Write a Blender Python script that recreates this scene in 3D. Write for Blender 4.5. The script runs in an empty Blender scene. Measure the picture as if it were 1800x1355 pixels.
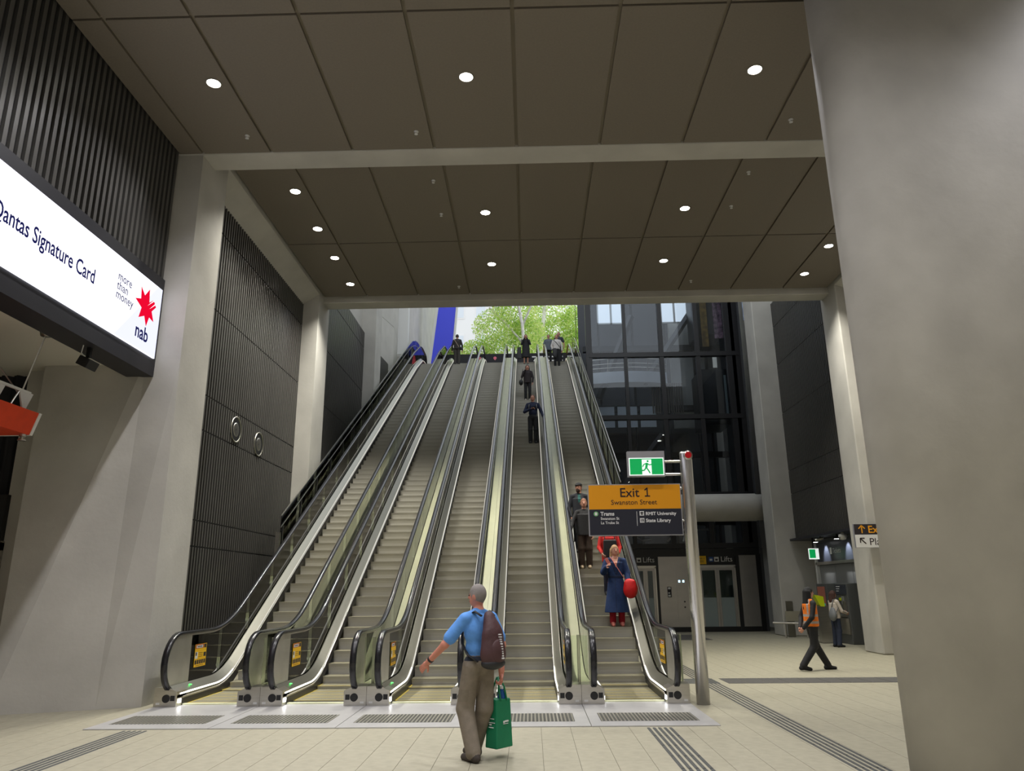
import bpy, bmesh, math, random
import numpy as np
from mathutils import Vector, Matrix
random.seed(7)
sc = bpy.context.scene
COL = sc.collection
R = math.radians
PI = math.pi

# ------------------------------------------------------------------ camera, sky, exposure
CAM_H = 1.787
F_PX = 1303.2
YAW, PITCH, ROLL = R(-1.248), R(15.327), R(-0.599)
_cy, _sy, _cp, _sp = math.cos(YAW), math.sin(YAW), math.cos(PITCH), math.sin(PITCH)
_w = Vector((_sy * _cp, _cy * _cp, _sp)); _r = Vector((_cy, -_sy, 0)); _u = _r.cross(_w)
_r2 = _r * math.cos(ROLL) + _u * math.sin(ROLL); _u2 = -_r * math.sin(ROLL) + _u * math.cos(ROLL)
cam_data = bpy.data.cameras.new('camera'); cam = bpy.data.objects.new('camera', cam_data); COL.objects.link(cam)
cam_data.sensor_width = 36.0; cam_data.sensor_fit = 'HORIZONTAL'; cam_data.lens = F_PX / 1800 * 36
cam_data.clip_start = .05; cam_data.clip_end = 400
M = Matrix((( _r2.x, _u2.x, -_w.x, 0), (_r2.y, _u2.y, -_w.y, 0), (_r2.z, _u2.z, -_w.z, CAM_H), (0, 0, 0, 1)))
cam.matrix_world = M
sc.camera = cam

world = bpy.data.worlds.new('sky'); sc.world = world; world.use_nodes = True
_bg = world.node_tree.nodes['Background']
_bg.inputs['Color'].default_value = (.90, .95, 1.0, 1); _bg.inputs['Strength'].default_value = 1.25

vs = sc.view_settings
vs.view_transform = 'Standard'; vs.look = 'None'; vs.exposure = 0.12; vs.gamma = 1.0; vs.use_curve_mapping = False
sc.cycles.use_denoising = True
sc.cycles.max_bounces = 10; sc.cycles.transparent_max_bounces = 32
sc.cycles.diffuse_bounces = 4; sc.cycles.glossy_bounces = 4; sc.cycles.transmission_bounces = 4
sc.cycles.sample_clamp_indirect = 4.0
sc.cycles.caustics_reflective = False; sc.cycles.caustics_refractive = False

# ------------------------------------------------------------------ materials
def lin(r, g, b):
    f = lambda v: (v / 255 / 12.92) if v / 255 <= .04045 else ((v / 255 + .055) / 1.055) ** 2.4
    return (f(r), f(g), f(b), 1)

def mat(name, col, rough=.6, metal=0., emit=None, es=0., noise=0., nscale=6., bump=0., bscale=60., stretch=None, spec=None):
    m = bpy.data.materials.new(name); m.use_nodes = True
    nt = m.node_tree; b = nt.nodes['Principled BSDF']
    b.inputs['Base Color'].default_value = col; b.inputs['Roughness'].default_value = rough; b.inputs['Metallic'].default_value = metal
    if spec is not None: b.inputs['Specular IOR Level'].default_value = spec
    if emit is not None:
        b.inputs['Emission Color'].default_value = emit; b.inputs['Emission Strength'].default_value = es
    if noise or bump:
        tc = nt.nodes.new('ShaderNodeTexCoord'); mp = nt.nodes.new('ShaderNodeMapping')
        nt.links.new(tc.outputs['Object'], mp.inputs['Vector'])
        if stretch: mp.inputs['Scale'].default_value = stretch
    if noise:
        n = nt.nodes.new('ShaderNodeTexNoise'); n.inputs['Scale'].default_value = nscale; n.inputs['Detail'].default_value = 6
        nt.links.new(mp.outputs['Vector'], n.inputs['Vector'])
        mx = nt.nodes.new('ShaderNodeMix'); mx.data_type = 'RGBA'
        mx.inputs[6].default_value = tuple(max(0, c * (1 - noise)) for c in col[:3]) + (1,)
        mx.inputs[7].default_value = tuple(min(1, c * (1 + noise)) for c in col[:3]) + (1,)
        rp = nt.nodes.new('ShaderNodeMapRange'); rp.inputs[1].default_value = .3; rp.inputs[2].default_value = .7
        nt.links.new(n.outputs['Fac'], rp.inputs[0]); nt.links.new(rp.outputs[0], mx.inputs[0])
        nt.links.new(mx.outputs[2], b.inputs['Base Color'])
    if bump:
        n2 = nt.nodes.new('ShaderNodeTexNoise'); n2.inputs['Scale'].default_value = bscale; n2.inputs['Detail'].default_value = 3
        nt.links.new(mp.outputs['Vector'], n2.inputs['Vector'])
        bp = nt.nodes.new('ShaderNodeBump'); bp.inputs['Strength'].default_value = bump; bp.inputs['Distance'].default_value = .02
        nt.links.new(n2.outputs['Fac'], bp.inputs['Height']); nt.links.new(bp.outputs['Normal'], b.inputs['Normal'])
    return m

def glass(name, tint=(.90, .96, .88), ior=1.45, rough=.02, gl=1.0):
    m = bpy.data.materials.new(name); m.use_nodes = True; nt = m.node_tree
    for n in list(nt.nodes): nt.nodes.remove(n)
    out = nt.nodes.new('ShaderNodeOutputMaterial'); mx = nt.nodes.new('ShaderNodeMixShader')
    tr = nt.nodes.new('ShaderNodeBsdfTransparent'); tr.inputs['Color'].default_value = (*tint, 1)
    g = nt.nodes.new('ShaderNodeBsdfGlossy'); g.inputs['Roughness'].default_value = rough; g.inputs['Color'].default_value = (gl, gl, gl, 1)
    fr = nt.nodes.new('ShaderNodeFresnel'); fr.inputs['IOR'].default_value = ior
    nt.links.new(fr.outputs[0], mx.inputs[0]); nt.links.new(tr.outputs[0], mx.inputs[1]); nt.links.new(g.outputs[0], mx.inputs[2])
    nt.links.new(mx.outputs[0], out.inputs['Surface'])
    return m

def emis(name, col, s):
    m = bpy.data.materials.new(name); m.use_nodes = True; nt = m.node_tree
    for n in list(nt.nodes): nt.nodes.remove(n)
    out = nt.nodes.new('ShaderNodeOutputMaterial'); e = nt.nodes.new('ShaderNodeEmission')
    e.inputs['Color'].default_value = col; e.inputs['Strength'].default_value = s
    nt.links.new(e.outputs[0], out.inputs['Surface'])
    return m

def wave_bump(m, scale, axis='X', strength=.6, dist=.01, mix=None):
    """fine grooves running across one object axis"""
    nt = m.node_tree; b = nt.nodes['Principled BSDF']
    tc = nt.nodes.new('ShaderNodeTexCoord'); wv = nt.nodes.new('ShaderNodeTexWave')
    wv.bands_direction = axis; wv.inputs['Scale'].default_value = scale; wv.inputs['Distortion'].default_value = 0
    nt.links.new(tc.outputs['Object'], wv.inputs['Vector'])
    bp = nt.nodes.new('ShaderNodeBump'); bp.inputs['Strength'].default_value = strength; bp.inputs['Distance'].default_value = dist
    nt.links.new(wv.outputs['Fac'], bp.inputs['Height']); nt.links.new(bp.outputs['Normal'], b.inputs['Normal'])
    return m

MT = {}
MT['concrete'] = mat('concrete', (.50, .485, .445, 1), .75, noise=.10, nscale=1.1, bump=.12, bscale=14)
MT['concrete_pale'] = mat('concrete_smooth', (.50, .485, .445, 1), .7, noise=.10, nscale=1.6, bump=.12, bscale=10)
MT['slat'] = mat('slat_metal', (.105, .102, .095, 1), .38, .4)
MT['slat_back'] = mat('slat_recess', (.012, .012, .012, 1), .8)
MT['ceil'] = mat('ceiling_panel', (.19, .163, .13, 1), .62, noise=.05, nscale=30)
MT['ceil_gap'] = mat('ceiling_joint', (.22, .19, .145, 1), .7)
MT['tile'] = mat('floor_tile', (.345, .322, .238, 1), .55, noise=.09, nscale=9, bump=.04, bscale=120)
MT['grout'] = mat('grout', (.15, .14, .105, 1), .8)
MT['tactile'] = mat('tactile_dark', (.06, .063, .06, 1), .7)
MT['dark_tile'] = mat('dark_tile', (.075, .072, .066, 1), .6, noise=.2, nscale=20)
MT['steel'] = mat('stainless_steel', (.56, .54, .50, 1), .28, 1., noise=.06, nscale=3, stretch=(1, 1, 14))
MT['steel_dark'] = mat('stainless_deck', (.36, .35, .30, 1), .38, 1.)
MT['plate'] = mat('landing_plate', (.53, .525, .52, 1), .36, .35, noise=.05, nscale=5)
MT['grate'] = mat('grate_bar', (.55, .53, .46, 1), .35, .9)
MT['grate_gap'] = mat('grate_recess', (.05, .05, .042, 1), .8)
MT['rubber'] = mat('black_rubber', (.012, .012, .014, 1), .22)
MT['black'] = mat('black_paint', (.01, .01, .011, 1), .4)
MT['step'] = wave_bump(mat('step_metal', (.62, .60, .54, 1), .5, .1), 40, 'X', .5, .006)
MT['tread'] = wave_bump(mat('tread_metal', (.26, .24, .16, 1), .5, .2), 40, 'X', .5, .006)
MT['yellow'] = mat('yellow_edge', (.60, .46, .06, 1), .5)
MT['deck'] = mat('pale_deck', (.80, .81, .54, 1), .4, noise=.04, nscale=2)
MT['glass'] = glass('balustrade_glass', (.90, .945, .84)); MT['glass_clear'] = glass('barrier_glass', (.92, .955, .88))
MT['newel'] = mat('newel_steel', (.58, .56, .51, 1), .34, .8, noise=.1, nscale=2.5); MT['pole_steel'] = mat('pole_steel', (.62, .61, .60, 1), .26, .95)
MT['glass_lift'] = glass('lift_glass', (.80, .84, .88), ior=1.5)
MT['led'] = emis('skirt_light', (1, .97, .86, 1), .75); MT['led_low'] = emis('skirt_light_foot', (1, .97, .86, 1), 3.0)
MT['led_white'] = emis('comb_light', (1, 1, 1, 1), 8.0)
MT['led_green'] = emis('green_indicator', (.1, 1, .15, 1), 3.0)
MT['lamp'] = emis('lamp_lens', (1, .98, .92, 1), 40)
MT['white'] = mat('white_paint', (.72, .72, .70, 1), .5)
MT['trim'] = mat('lamp_trim', (.25, .23, .2, 1), .4, .3)

# ------------------------------------------------------------------ mesh helpers
class MB:
    def __init__(s): s.v = []; s.f = []; s.m = []
    def add(s, vs, fs, mi=0):
        o = len(s.v); s.v += [tuple(p) for p in vs]; s.f += [tuple(i + o for i in f) for f in fs]; s.m += [mi] * len(fs); return s
    def box(s, x0, x1, y0, y1, z0, z1, mi=0):
        v = [(x, y, z) for z in (z0, z1) for y in (y0, y1) for x in (x0, x1)]
        return s.add(v, [(0, 2, 3, 1), (4, 5, 7, 6), (0, 1, 5, 4), (2, 6, 7, 3), (0, 4, 6, 2), (1, 3, 7, 5)], mi)
    def bbox(s, c, d, rot=None, mi=0):
        """box of half sizes d about c, turned by a Matrix"""
        v = [Vector((x, y, z)) for z in (-d[2], d[2]) for y in (-d[1], d[1]) for x in (-d[0], d[0])]
        if rot is not None: v = [rot @ p for p in v]
        v = [p + Vector(c) for p in v]
        return s.add(v, [(0, 2, 3, 1), (4, 5, 7, 6), (0, 1, 5, 4), (2, 6, 7, 3), (0, 4, 6, 2), (1, 3, 7, 5)], mi)
    def prism(s, poly, axis, a, b, mi=0):
        """polygon in the two other axes, pushed along axis from a to b"""
        n = len(poly)
        def P(p, t): return {'x': (t, p[0], p[1]), 'y': (p[0], t, p[1]), 'z': (p[0], p[1], t)}[axis]
        v = [P(p, a) for p in poly] + [P(p, b) for p in poly]
        f = [tuple(range(n))[::-1], tuple(range(n, 2 * n))] + [(i, (i + 1) % n, n + (i + 1) % n, n + i) for i in range(n)]
        return s.add(v, f, mi)
    def tube(s, path, r, n=10, cap=True, mi=0, flat=None):
        path = [Vector(p) for p in path]; rs = r if isinstance(r, (list, tuple)) else [r] * len(path)
        o = []; up0 = None
        for i, p in enumerate(path):
            t = (path[min(i + 1, len(path) - 1)] - path[max(i - 1, 0)]).normalized()
            if up0 is None: up0 = Vector((0, 0, 1)) if abs(t.z) < .9 else Vector((1, 0, 0))
            a = t.cross(up0)
            if a.length < 1e-4: a = t.cross(Vector((0, 1, 0)))
            a.normalize(); b = a.cross(t).normalized()
            up0 = b if True else up0
            for k in range(n):
                an = 2 * PI * k / n
                o.append(p + a * math.cos(an) * rs[i] + b * math.sin(an) * rs[i] * (flat or 1))
        f = [(i * n + k, i * n + (k + 1) % n, (i + 1) * n + (k + 1) % n, (i + 1) * n + k) for i in range(len(path) - 1) for k in range(n)]
        if cap: f += [tuple(range(n))[::-1], tuple(range((len(path) - 1) * n, len(path) * n))]
        return s.add(o, f, mi)
    def lathe(s, prof, c=(0, 0, 0), n=20, axis='z', mi=0):
        o = []
        for (r, h) in prof:
            for k in range(n):
                a = 2 * PI * k / n; x, y = r * math.cos(a), r * math.sin(a)
                p = {'z': (x, y, h), 'y': (x, h, y), 'x': (h, x, y)}[axis]
                o.append((p[0] + c[0], p[1] + c[1], p[2] + c[2]))
        f = [(i * n + k, i * n + (k + 1) % n, (i + 1) * n + (k + 1) % n, (i + 1) * n + k) for i in range(len(prof) - 1) for k in range(n)]
        f += [tuple(range(n))[::-1], tuple(range((len(prof) - 1) * n, len(prof) * n))]
        return s.add(o, f, mi)
    def sweep(s, sec, path, closed=True, mi=0, cap=True):
        """section [(u,w)] carried along path [(Y,z)]; u is X, w is added to z"""
        n = len(sec); o = [(u, y, z + w) for (y, z) in path for (u, w) in sec]
        m = n if closed else n - 1
        f = [(i * n + k, i * n + (k + 1) % n, (i + 1) * n + (k + 1) % n, (i + 1) * n + k) for i in range(len(path) - 1) for k in range(m)]
        if cap and closed: f += [tuple(range(n))[::-1], tuple(range((len(path) - 1) * n, len(path) * n))]
        return s.add(o, f, mi)
    def mesh(s, name, smooth=False, fix=True):
        me = bpy.data.meshes.new(name); me.from_pydata(s.v, [], s.f); me.update()
        me.polygons.foreach_set('material_index', s.m)
        if fix:
            bm = bmesh.new(); bm.from_mesh(me); bmesh.ops.recalc_face_normals(bm, faces=bm.faces[:]); bm.to_mesh(me); bm.free()
        if smooth: me.polygons.foreach_set('use_smooth', [True] * len(me.polygons))
        return me
    def build(s, name, mats, parent=None, smooth=False, bevel=0, fix=True):
        me = s.mesh(name, smooth, fix)
        for m in (mats if isinstance(mats, (list, tuple)) else [mats]): me.materials.append(MT[m] if isinstance(m, str) else m)
        return link(name, me, parent, bevel)

def link(name, me, parent=None, bevel=0, loc=None):
    o = bpy.data.objects.new(name, me); COL.objects.link(o)
    if parent is not None:
        o.parent = parent
        o.matrix_parent_inverse = Matrix.Translation(-Vector(parent.location)) if parent.get('_world') else Matrix()
    if loc is not None: o.location = loc
    if bevel:
        b = o.modifiers.new('bevel', 'BEVEL'); b.width = bevel; b.segments = 2; b.limit_method = 'ANGLE'
        try: o.modifiers.new('wn', 'WEIGHTED_NORMAL')
        except Exception: pass
    return o

def tag(o, label, cat=None, group=None, kind=None):
    o['label'] = label
    if cat: o['category'] = cat
    if group: o['group'] = group
    if kind: o['kind'] = kind
    return o

def thing(name, label, cat, loc=(0, 0, 0), rz=0, group=None, kind=None):
    o = bpy.data.objects.new(name, None); COL.objects.link(o); o.location = loc; o.rotation_euler = (0, 0, rz)
    o.empty_display_size = .2
    return tag(o, label, cat, group, kind)

def copy_tree(o, parent=None):
    c = o.copy(); COL.objects.link(c)
    if parent is not None: c.parent = parent
    for ch in list(o.children): copy_tree(ch, c)
    return c

def struct(name, mb, mats, label, bevel=0, smooth=False):
    o = mb.build(name, mats, None, smooth, bevel); tag(o, label, kind='structure'); return o

def text_mesh(s, size, align='LEFT', extrude=.001, bold=0.):
    cu = bpy.data.curves.new('t', 'FONT'); cu.body = s; cu.size = size; cu.align_x = align; cu.extrude = extrude; cu.offset = bold
    cu.resolution_u = 3
    ob = bpy.data.objects.new('t', cu); COL.objects.link(ob)
    dg = bpy.context.evaluated_depsgraph_get(); me = bpy.data.meshes.new_from_object(ob.evaluated_get(dg))
    bpy.data.objects.remove(ob); bpy.data.curves.remove(cu)
    return me

def text(name, s, size, parent, mtl, origin, xdir=(1, 0, 0), ydir=(0, 0, 1), align='LEFT', bold=0., sx=1.):
    """flat lettering: xdir is the reading direction, ydir up; origin and directions in the parent's frame"""
    me = text_mesh(s, size, align, .001, bold)
    X = Vector(xdir).normalized(); Y = Vector(ydir).normalized(); Z = X.cross(Y)
    T = Matrix(((X.x * sx, Y.x, Z.x, origin[0]), (X.y * sx, Y.y, Z.y, origin[1]), (X.z * sx, Y.z, Z.z, origin[2]), (0, 0, 0, 1)))
    me.transform(T); me.materials.clear(); me.materials.append(MT[mtl] if isinstance(mtl, str) else mtl)
    return link(name, me, parent)

def tri_poly(mb, poly, axis, a, b, mi=0):
    return mb.prism(poly, axis, a, b, mi)
# ------------------------------------------------------------------ the hall: piers, beams, walls, ceilings, floor
XL, XR = -6.33, 9.31              # inner faces of the piers
WL, WR = -6.8, 10.1               # slatted walls behind them
Z1, Z2 = 10.11, 10.64             # ceiling heights
PY = [12.78, 21.03, 29.28, 37.5]  # portal frames
PT = 1.16                         # pier thickness along Y

# left piers
m = MB()
_lo = [(XL, PY[0]), (XL, PY[0] + PT), (-8.95, PY[0] + PT), (-8.35, 12.02), (-6.95, 12.547)]; _hi = [(XL, PY[0]), (XL, PY[0] + PT), (-8.95, PY[0] + PT), (-8.76, 12.70), (-6.95, 12.76)]
m.add([(x, y, 0) for x, y in _lo] + [(x, y, 5.9) for x, y in _hi], [(4, 3, 2, 1, 0), (5, 6, 7, 8, 9)] + [(i, (i + 1) % 5, 5 + (i + 1) % 5, 5 + i) for i in range(5)])
m.prism([(XL, PY[0]), (XL, PY[0] + PT), (-7.6, PY[0] + PT), (-7.6, PY[0])], 'z', 5.9, Z1 + .9)
struct('concrete_pier', m, 'concrete', 'grey concrete pier with a wide flat wall face under the end of the lit screen')
for y, zt, lb in ((PY[1], 22, 'slim concrete pier between the first two slatted wall bays beside the escalators'),
                  (PY[2], 22, 'pale concrete pier in daylight beside the tall slatted wall bay'),):
    m = MB(); m.box(XL - 1.3, XL, y, y + PT, 0, zt); struct('concrete_pier', m, 'concrete', lb)
# right piers
for y, zt, lb in ((PY[0], Z1 + .9, 'concrete pier behind the big rounded column'),
                  (PY[1], 22, 'concrete pier beside the ticket machines carrying the platform sign'),
                  (PY[2] - .3, 22, 'concrete pier between lift shaft and dark slatted wall')):
    m = MB(); m.box(XR, XR + 1.6, y, y + PT, 0, zt); struct('concrete_pier', m, 'concrete', lb, bevel=.04)
# big rounded column close to the viewer
m = MB(); ccx, ccy, rr = 3.774, 7.45, .35
poly = [(ccx + rr * math.cos(R(a)), ccy + rr * math.sin(R(a))) for a in np.linspace(138, 270, 14)] + [(7.0, 7.1), (7.0, 9.2), (4.87, 9.2)]
m.prism(poly, 'z', 0, Z1 + .5)
o = struct('concrete_column', m, 'concrete_pale', 'massive smooth mauve-grey concrete column with rounded corners')
me = o.data; me.polygons.foreach_set('use_smooth', [abs(p.normal.z) < .5 for p in me.polygons])
# beams
m = MB(); m.box(-7.6, XR + 1.6, PY[0] - .02, PY[0] + .58, Z1, Z1 + 1.6); struct('beam', m, 'concrete', 'concrete cross beam under the ceiling nearest the lit screen', bevel=.03)
m = MB(); m.box(-7.6, XR + 1.6, 21.5, 22.07, 10.44, 13.2); struct('beam', m, 'concrete', 'concrete cross beam framing the daylit opening above the escalators', bevel=.03)
# edge beams along the side walls of the second bay
for sgn, xi, xw, lb in ((1, XL, WL, 'sloping concrete edge beam above the slatted wall by the screen pier'), (-1, XR, WR, 'sloping concrete edge beam above the ticket side wall')):
    m = MB(); m.prism([(xi, Z2 + .5), (xi, Z2 - .1), (xw - sgn * .02, 10.22), (xw - sgn * .5, 10.22), (xw - sgn * .5, Z2 + .5)], 'y', PY[0] + PT - .01, PY[1] + .01)
    struct('edge_beam', m, 'concrete', lb)

# ---- slatted walls
def slat_wall(name, label, X, face, y0, y1, rows, top=None, pitch=.125, single=False, gap=.03, mt='slat'):
    """vertical metal slats on a dark backing; rows of panels between the z values; face +1 looks to +X"""
    w = MB(); zt = rows[-1]
    w.box(X - face * .30, X - face * .045, y0, y1, rows[0], zt)
    o = struct(name, w, 'slat_back', label)
    n = int(round((y1 - y0) / pitch)); pw = (y1 - y0) / n
    if single:
        sm = MB(); sm.box(-.07 if face > 0 else 0, 0 if face > 0 else .07, -pw * .25, pw * .25, rows[0], zt); me = sm.mesh('slat'); me.materials.append(MT[mt])
        for i in range(n):
            s = link('slat', me, o); s.location = (X, y0 + pw * (i + .5), 0)
    else:
        for a, b in zip(rows[:-1], rows[1:]):
            sm = MB()
            for i in range(n):
                yc = y0 + pw * (i + .5)
                sm.box(min(X, X - face * .04), max(X, X - face * .04), yc - pw * .235, yc + pw * .235, a + gap / 2, b - gap / 2)
            s = sm.build('slat_panel', mt, o, fix=False); s['kind'] = 'stuff'
    return o
slat_wall('wall_left', 'dark upright-slatted wall above the lit advertising screen', WL, 1, -4.0, PY[0] - .02, [7.45, 8.6, 10.35], pitch=.15, single=True)
slat_wall('wall_left', 'dark slatted wall bay with two round openings beside the lowest escalator', WL, 1, PY[0] + PT, PY[1] + .3, [0, 1.0, 2.68, 3.2, 5.05, 5.8, 7.74, 9.55, 10.4])
slat_wall('wall_left', 'blue-grey slatted wall bay in daylight behind the second pier', WL, 1, PY[1] + PT - .1, PY[2] + .2, [3.2, 5.8, 7.74, 9.66, 11.53, 12.23])
slat_wall('wall_right', 'dark slatted wall above the ticket machines', WR, -1, PY[1] + PT - .2, PY[2] + .1, [3.45, 5.2, 6.1, 8.4, 10.4, 12.0, 13.05])
# lower slatted return beyond the third pier with a sloping top, and smooth concrete above
m = MB(); m.prism([(PY[2] + PT, 8), (PY[2] + PT, 12.1), (36.5, 12.6), (36.5, 8)], 'x', WL - .2, WL)
struct('wall_left', m, 'slat', 'low dark metal wall panel rising beside the top of the escalators')
m = MB(); m.prism([(PY[1] + PT, 12.3), (PY[2], 12.3), (PY[2], 22), (PY[1] + PT, 22)], 'x', WL - .4, WL - .12)
struct('wall_left', m, 'concrete', 'plain pale concrete wall above the daylit slatted bay')
# folded upper panels
xs = [(30.44, WL), (31.9, WL + .05), (33.3, WL - .25), (35.2, WL + .12), (37.4, WL - .1)]
up = tag(bpy.data.objects.new('wall_left', None), 'folded beige wall panels high beside the escalator top', kind='structure'); COL.objects.link(up)
for (ya, xa), (yb, xb) in zip(xs[:-1], xs[1:]):
    for za, zb in ((11.6, 14.55), (14.57, 22)):
        m = MB(); m.add([(xa, ya, za), (xb, yb - .015, za), (xb, yb - .015, zb), (xa, ya, zb), (xa - .3, ya, za), (xb - .3, yb, za), (xb - .3, yb, zb), (xa - .3, ya, zb)],
                        [(0, 1, 2, 3), (7, 6, 5, 4), (0, 4, 5, 1), (3, 2, 6, 7), (0, 3, 7, 4), (1, 5, 6, 2)])
        m.build('wall_panel', 'panel_beige' if 'panel_beige' in MT else 'concrete', up)
m = MB(); m.box(XL - 1.2, XL - .05, 37.5, 37.9, 13.9, 22); struct('trim_1', m, 'white', 'white metal corner post beside the beige wall panels')
m = MB(); m.box(XL - 1.4, XL - .35, 37.9, 51.5, 13.9, 30); struct('wall_left', m, 'concrete', 'beige concrete wall leading from the escalators to the street')

# round openings in the first slatted bay
for i, (yy, zz, lb) in enumerate(((16.75, 5.42, 'lower'), (18.25, 5.36, 'upper'))):
    t = thing('round_vent', 'round steel-rimmed opening in the slatted wall, ' + ('the one nearer the lit screen' if i == 0 else 'the one nearer the slim pier'), 'vent', (WL, yy, zz))
    m = MB(); n = 28
    m.lathe([(.29, -.04), (.31, .015), (.29, .02), (.26, .0), (.26, -.04)], n=n, axis='x'); m.build('rim', 'steel_dark', t, smooth=True)
    m = MB(); m.lathe([(.27, -.06), (.27, .005)], n=n, axis='x'); m.build('backing', 'black', t)
    m = MB(); m.lathe([(.02, -.02), (.17, -.01), (.19, .0), (.13, .012), (.02, .005)], n=n, axis='x'); m.build('lens_ring', 'steel', t, smooth=True)

# ---- ceilings
def ceiling(label, z, x0, xs, x1, ys, name='ceiling'):
    w = MB(); w.box(x0, x1, ys[0], ys[-1], z + .05, z + .3); o = struct(name, w, 'ceil_gap', label)
    X = [x0] + xs + [x1]; cache = {}
    for a, b in zip(X[:-1], X[1:]):
        for c, d in zip(ys[:-1], ys[1:]):
            k = (round(b - a, 3), round(d - c, 3))
            if k not in cache:
                pm = MB(); pm.box(-k[0] / 2 + .03, k[0] / 2 - .03, -k[1] / 2 + .022, k[1] / 2 - .022, 0, .06); me = pm.mesh('ceiling_panel'); me.materials.append(MT['ceil']); cache[k] = me
            p = link('ceiling_panel', cache[k], o); p.location = ((a + b) / 2, (c + d) / 2, z)
    return o
C1X = [-6.28 + 1.604 * k - (.0 if k else 0) for k in range(0, 10)]
C1X = [-6.3, -4.95, -3.35, -1.745, -.14, 1.47, 3.075, 4.68, 6.285, 7.89]
ceiling('dark brown panelled ceiling over the concourse before the first beam', Z1, -6.8, C1X, 10.5, [-6.0, -1.3, 2.2, 5.68, 9.15, PY[0] - .03])
C2X = [-4.95, -3.35, -1.745, -.14, 1.47, 3.075, 4.68, 6.285, 7.89]
ceiling('dark brown panelled ceiling between the two concrete beams', Z2, XL + .01, C2X, XR - .01, [13.36, 17.82, 21.49])
# ---- downlights
def make_downlight():
    t = thing('downlight', '', 'lamp')
    m = MB(); m.lathe([(.135, .012), (.135, -.008), (.112, -.012), (.105, .01)], n=28); m.build('trim_ring', 'trim', t, smooth=False)
    m = MB(); m.lathe([(.108, .01), (.108, -.004), (.09, -.010)], n=28); m.build('lens', 'lamp', t)
    return t
proto = make_downlight()
def downlight(x, y, z, label, group, P, col=(1, .96, .86), ang=118, off=None):
    d = copy_tree(proto)
    d.location = (x, y, z); tag(d, label, 'lamp', group)
    ld = bpy.data.lights.new('downlight_beam', 'SPOT'); ld.energy = P; ld.color = col; ld.spot_size = R(ang); ld.spot_blend = .9; ld.shadow_soft_size = .1
    lo = bpy.data.objects.new('downlight_beam' if off is None else off + '_offscreen', ld); ld.name = lo.name; COL.objects.link(lo); lo.parent = d; lo.location = (0, 0, -.03)
K1, K2 = 760, 1150
for y in (-3.3, .2, 3.7, 7.2):
    for x in (-5.24, -.95, 3.88, 8.2):
        if (x, y) == (3.88, 7.2): continue
        downlight(x, y, Z1, 'round downlight in the concourse ceiling nearer the entrance side', 'concourse downlights', K1, (.98, .96, 1.0), off='downlight_row%d_lamp%d' % ((-3.3, .2, 3.7, 7.2).index(y) + 1, (-5.24, -.95, 3.88, 8.2).index(x) + 1))
for x, lb in ((-5.24, 'round downlight in the front ceiling beside the slatted screen wall'), (-.95, 'round downlight in the middle of the front ceiling'), (3.88, 'round downlight in the front ceiling beside the big column')):
    downlight(x, 10.65, Z1, lb, None, K1, (.98, .96, 1.0))
for y in (15.12, 16.96, 18.67, 20.5):
    downlight(-5.26, y, Z2, 'downlight in the row of four by the slatted wall, ' + {15.12: 'the one nearest the screen pier', 16.96: 'second from the screen pier', 18.67: 'third from the screen pier', 20.5: 'the one nearest the far beam'}[y], 'row of four downlights by the slatted wall', K2)
for y in (16.3, 19.28):
    downlight(-.96, y, Z2, 'downlight of the pair above the middle escalators, ' + ('nearer the front beam' if y < 17 else 'nearer the far beam'), 'pair of downlights above the middle escalators', K2)
    downlight(3.88, y, Z2, 'downlight of the pair over the exit sign side, ' + ('nearer the front beam' if y < 17 else 'nearer the far beam'), 'pair of downlights over the exit sign side', K2)
for y in (18.54, 20.38):
    downlight(8.2, y, Z2, 'downlight in the row by the ticket side pier, ' + {18.54: 'the one farther from the far beam', 20.38: 'the one nearest the far beam'}[y], 'row of downlights by the ticket side pier', K2)
for _o in list(proto.children) + [proto]: bpy.data.objects.remove(_o)
# sprinklers
sp = None
for i, (x, y, z) in enumerate([(-5.23, 12.17, Z1), (-2.02, 12.16, Z1), (4.95, 12.06, Z1), (-2.04, 14.79, Z2), (-2.04, 16.33, Z2), (4.97, 14.72, Z2), (4.98, 16.24, Z2), (-2.03, 20.83, Z2), (4.94, 20.73, Z2)]):
    if sp is None:
        m = MB(); m.lathe([(.045, .01), (.045, -.01), (.02, -.015), (.015, -.05), (.035, -.055), (.035, -.06)], n=12); sp = m.mesh('sprinkler', True); sp.materials.append(MT['white'])
    s = link('sprinkler', sp); s.location = (x, y, z)
    tag(s, 'small white sprinkler head ' + ['in the front ceiling close to the slatted screen wall', 'in the front ceiling beside the middle downlight panel', 'in the front ceiling close to the big column', 'just behind the front beam on the slatted wall side', 'beside the first lamp of the middle pair, slatted wall side', 'just behind the front beam on the exit sign side', 'beside the first lamp of the exit sign pair', 'just before the far beam on the slatted wall side', 'just before the far beam on the exit sign side'][i], 'sprinkler', 'sprinklers in the ' + ('front' if z == Z1 else 'second') + ' ceiling')

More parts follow.
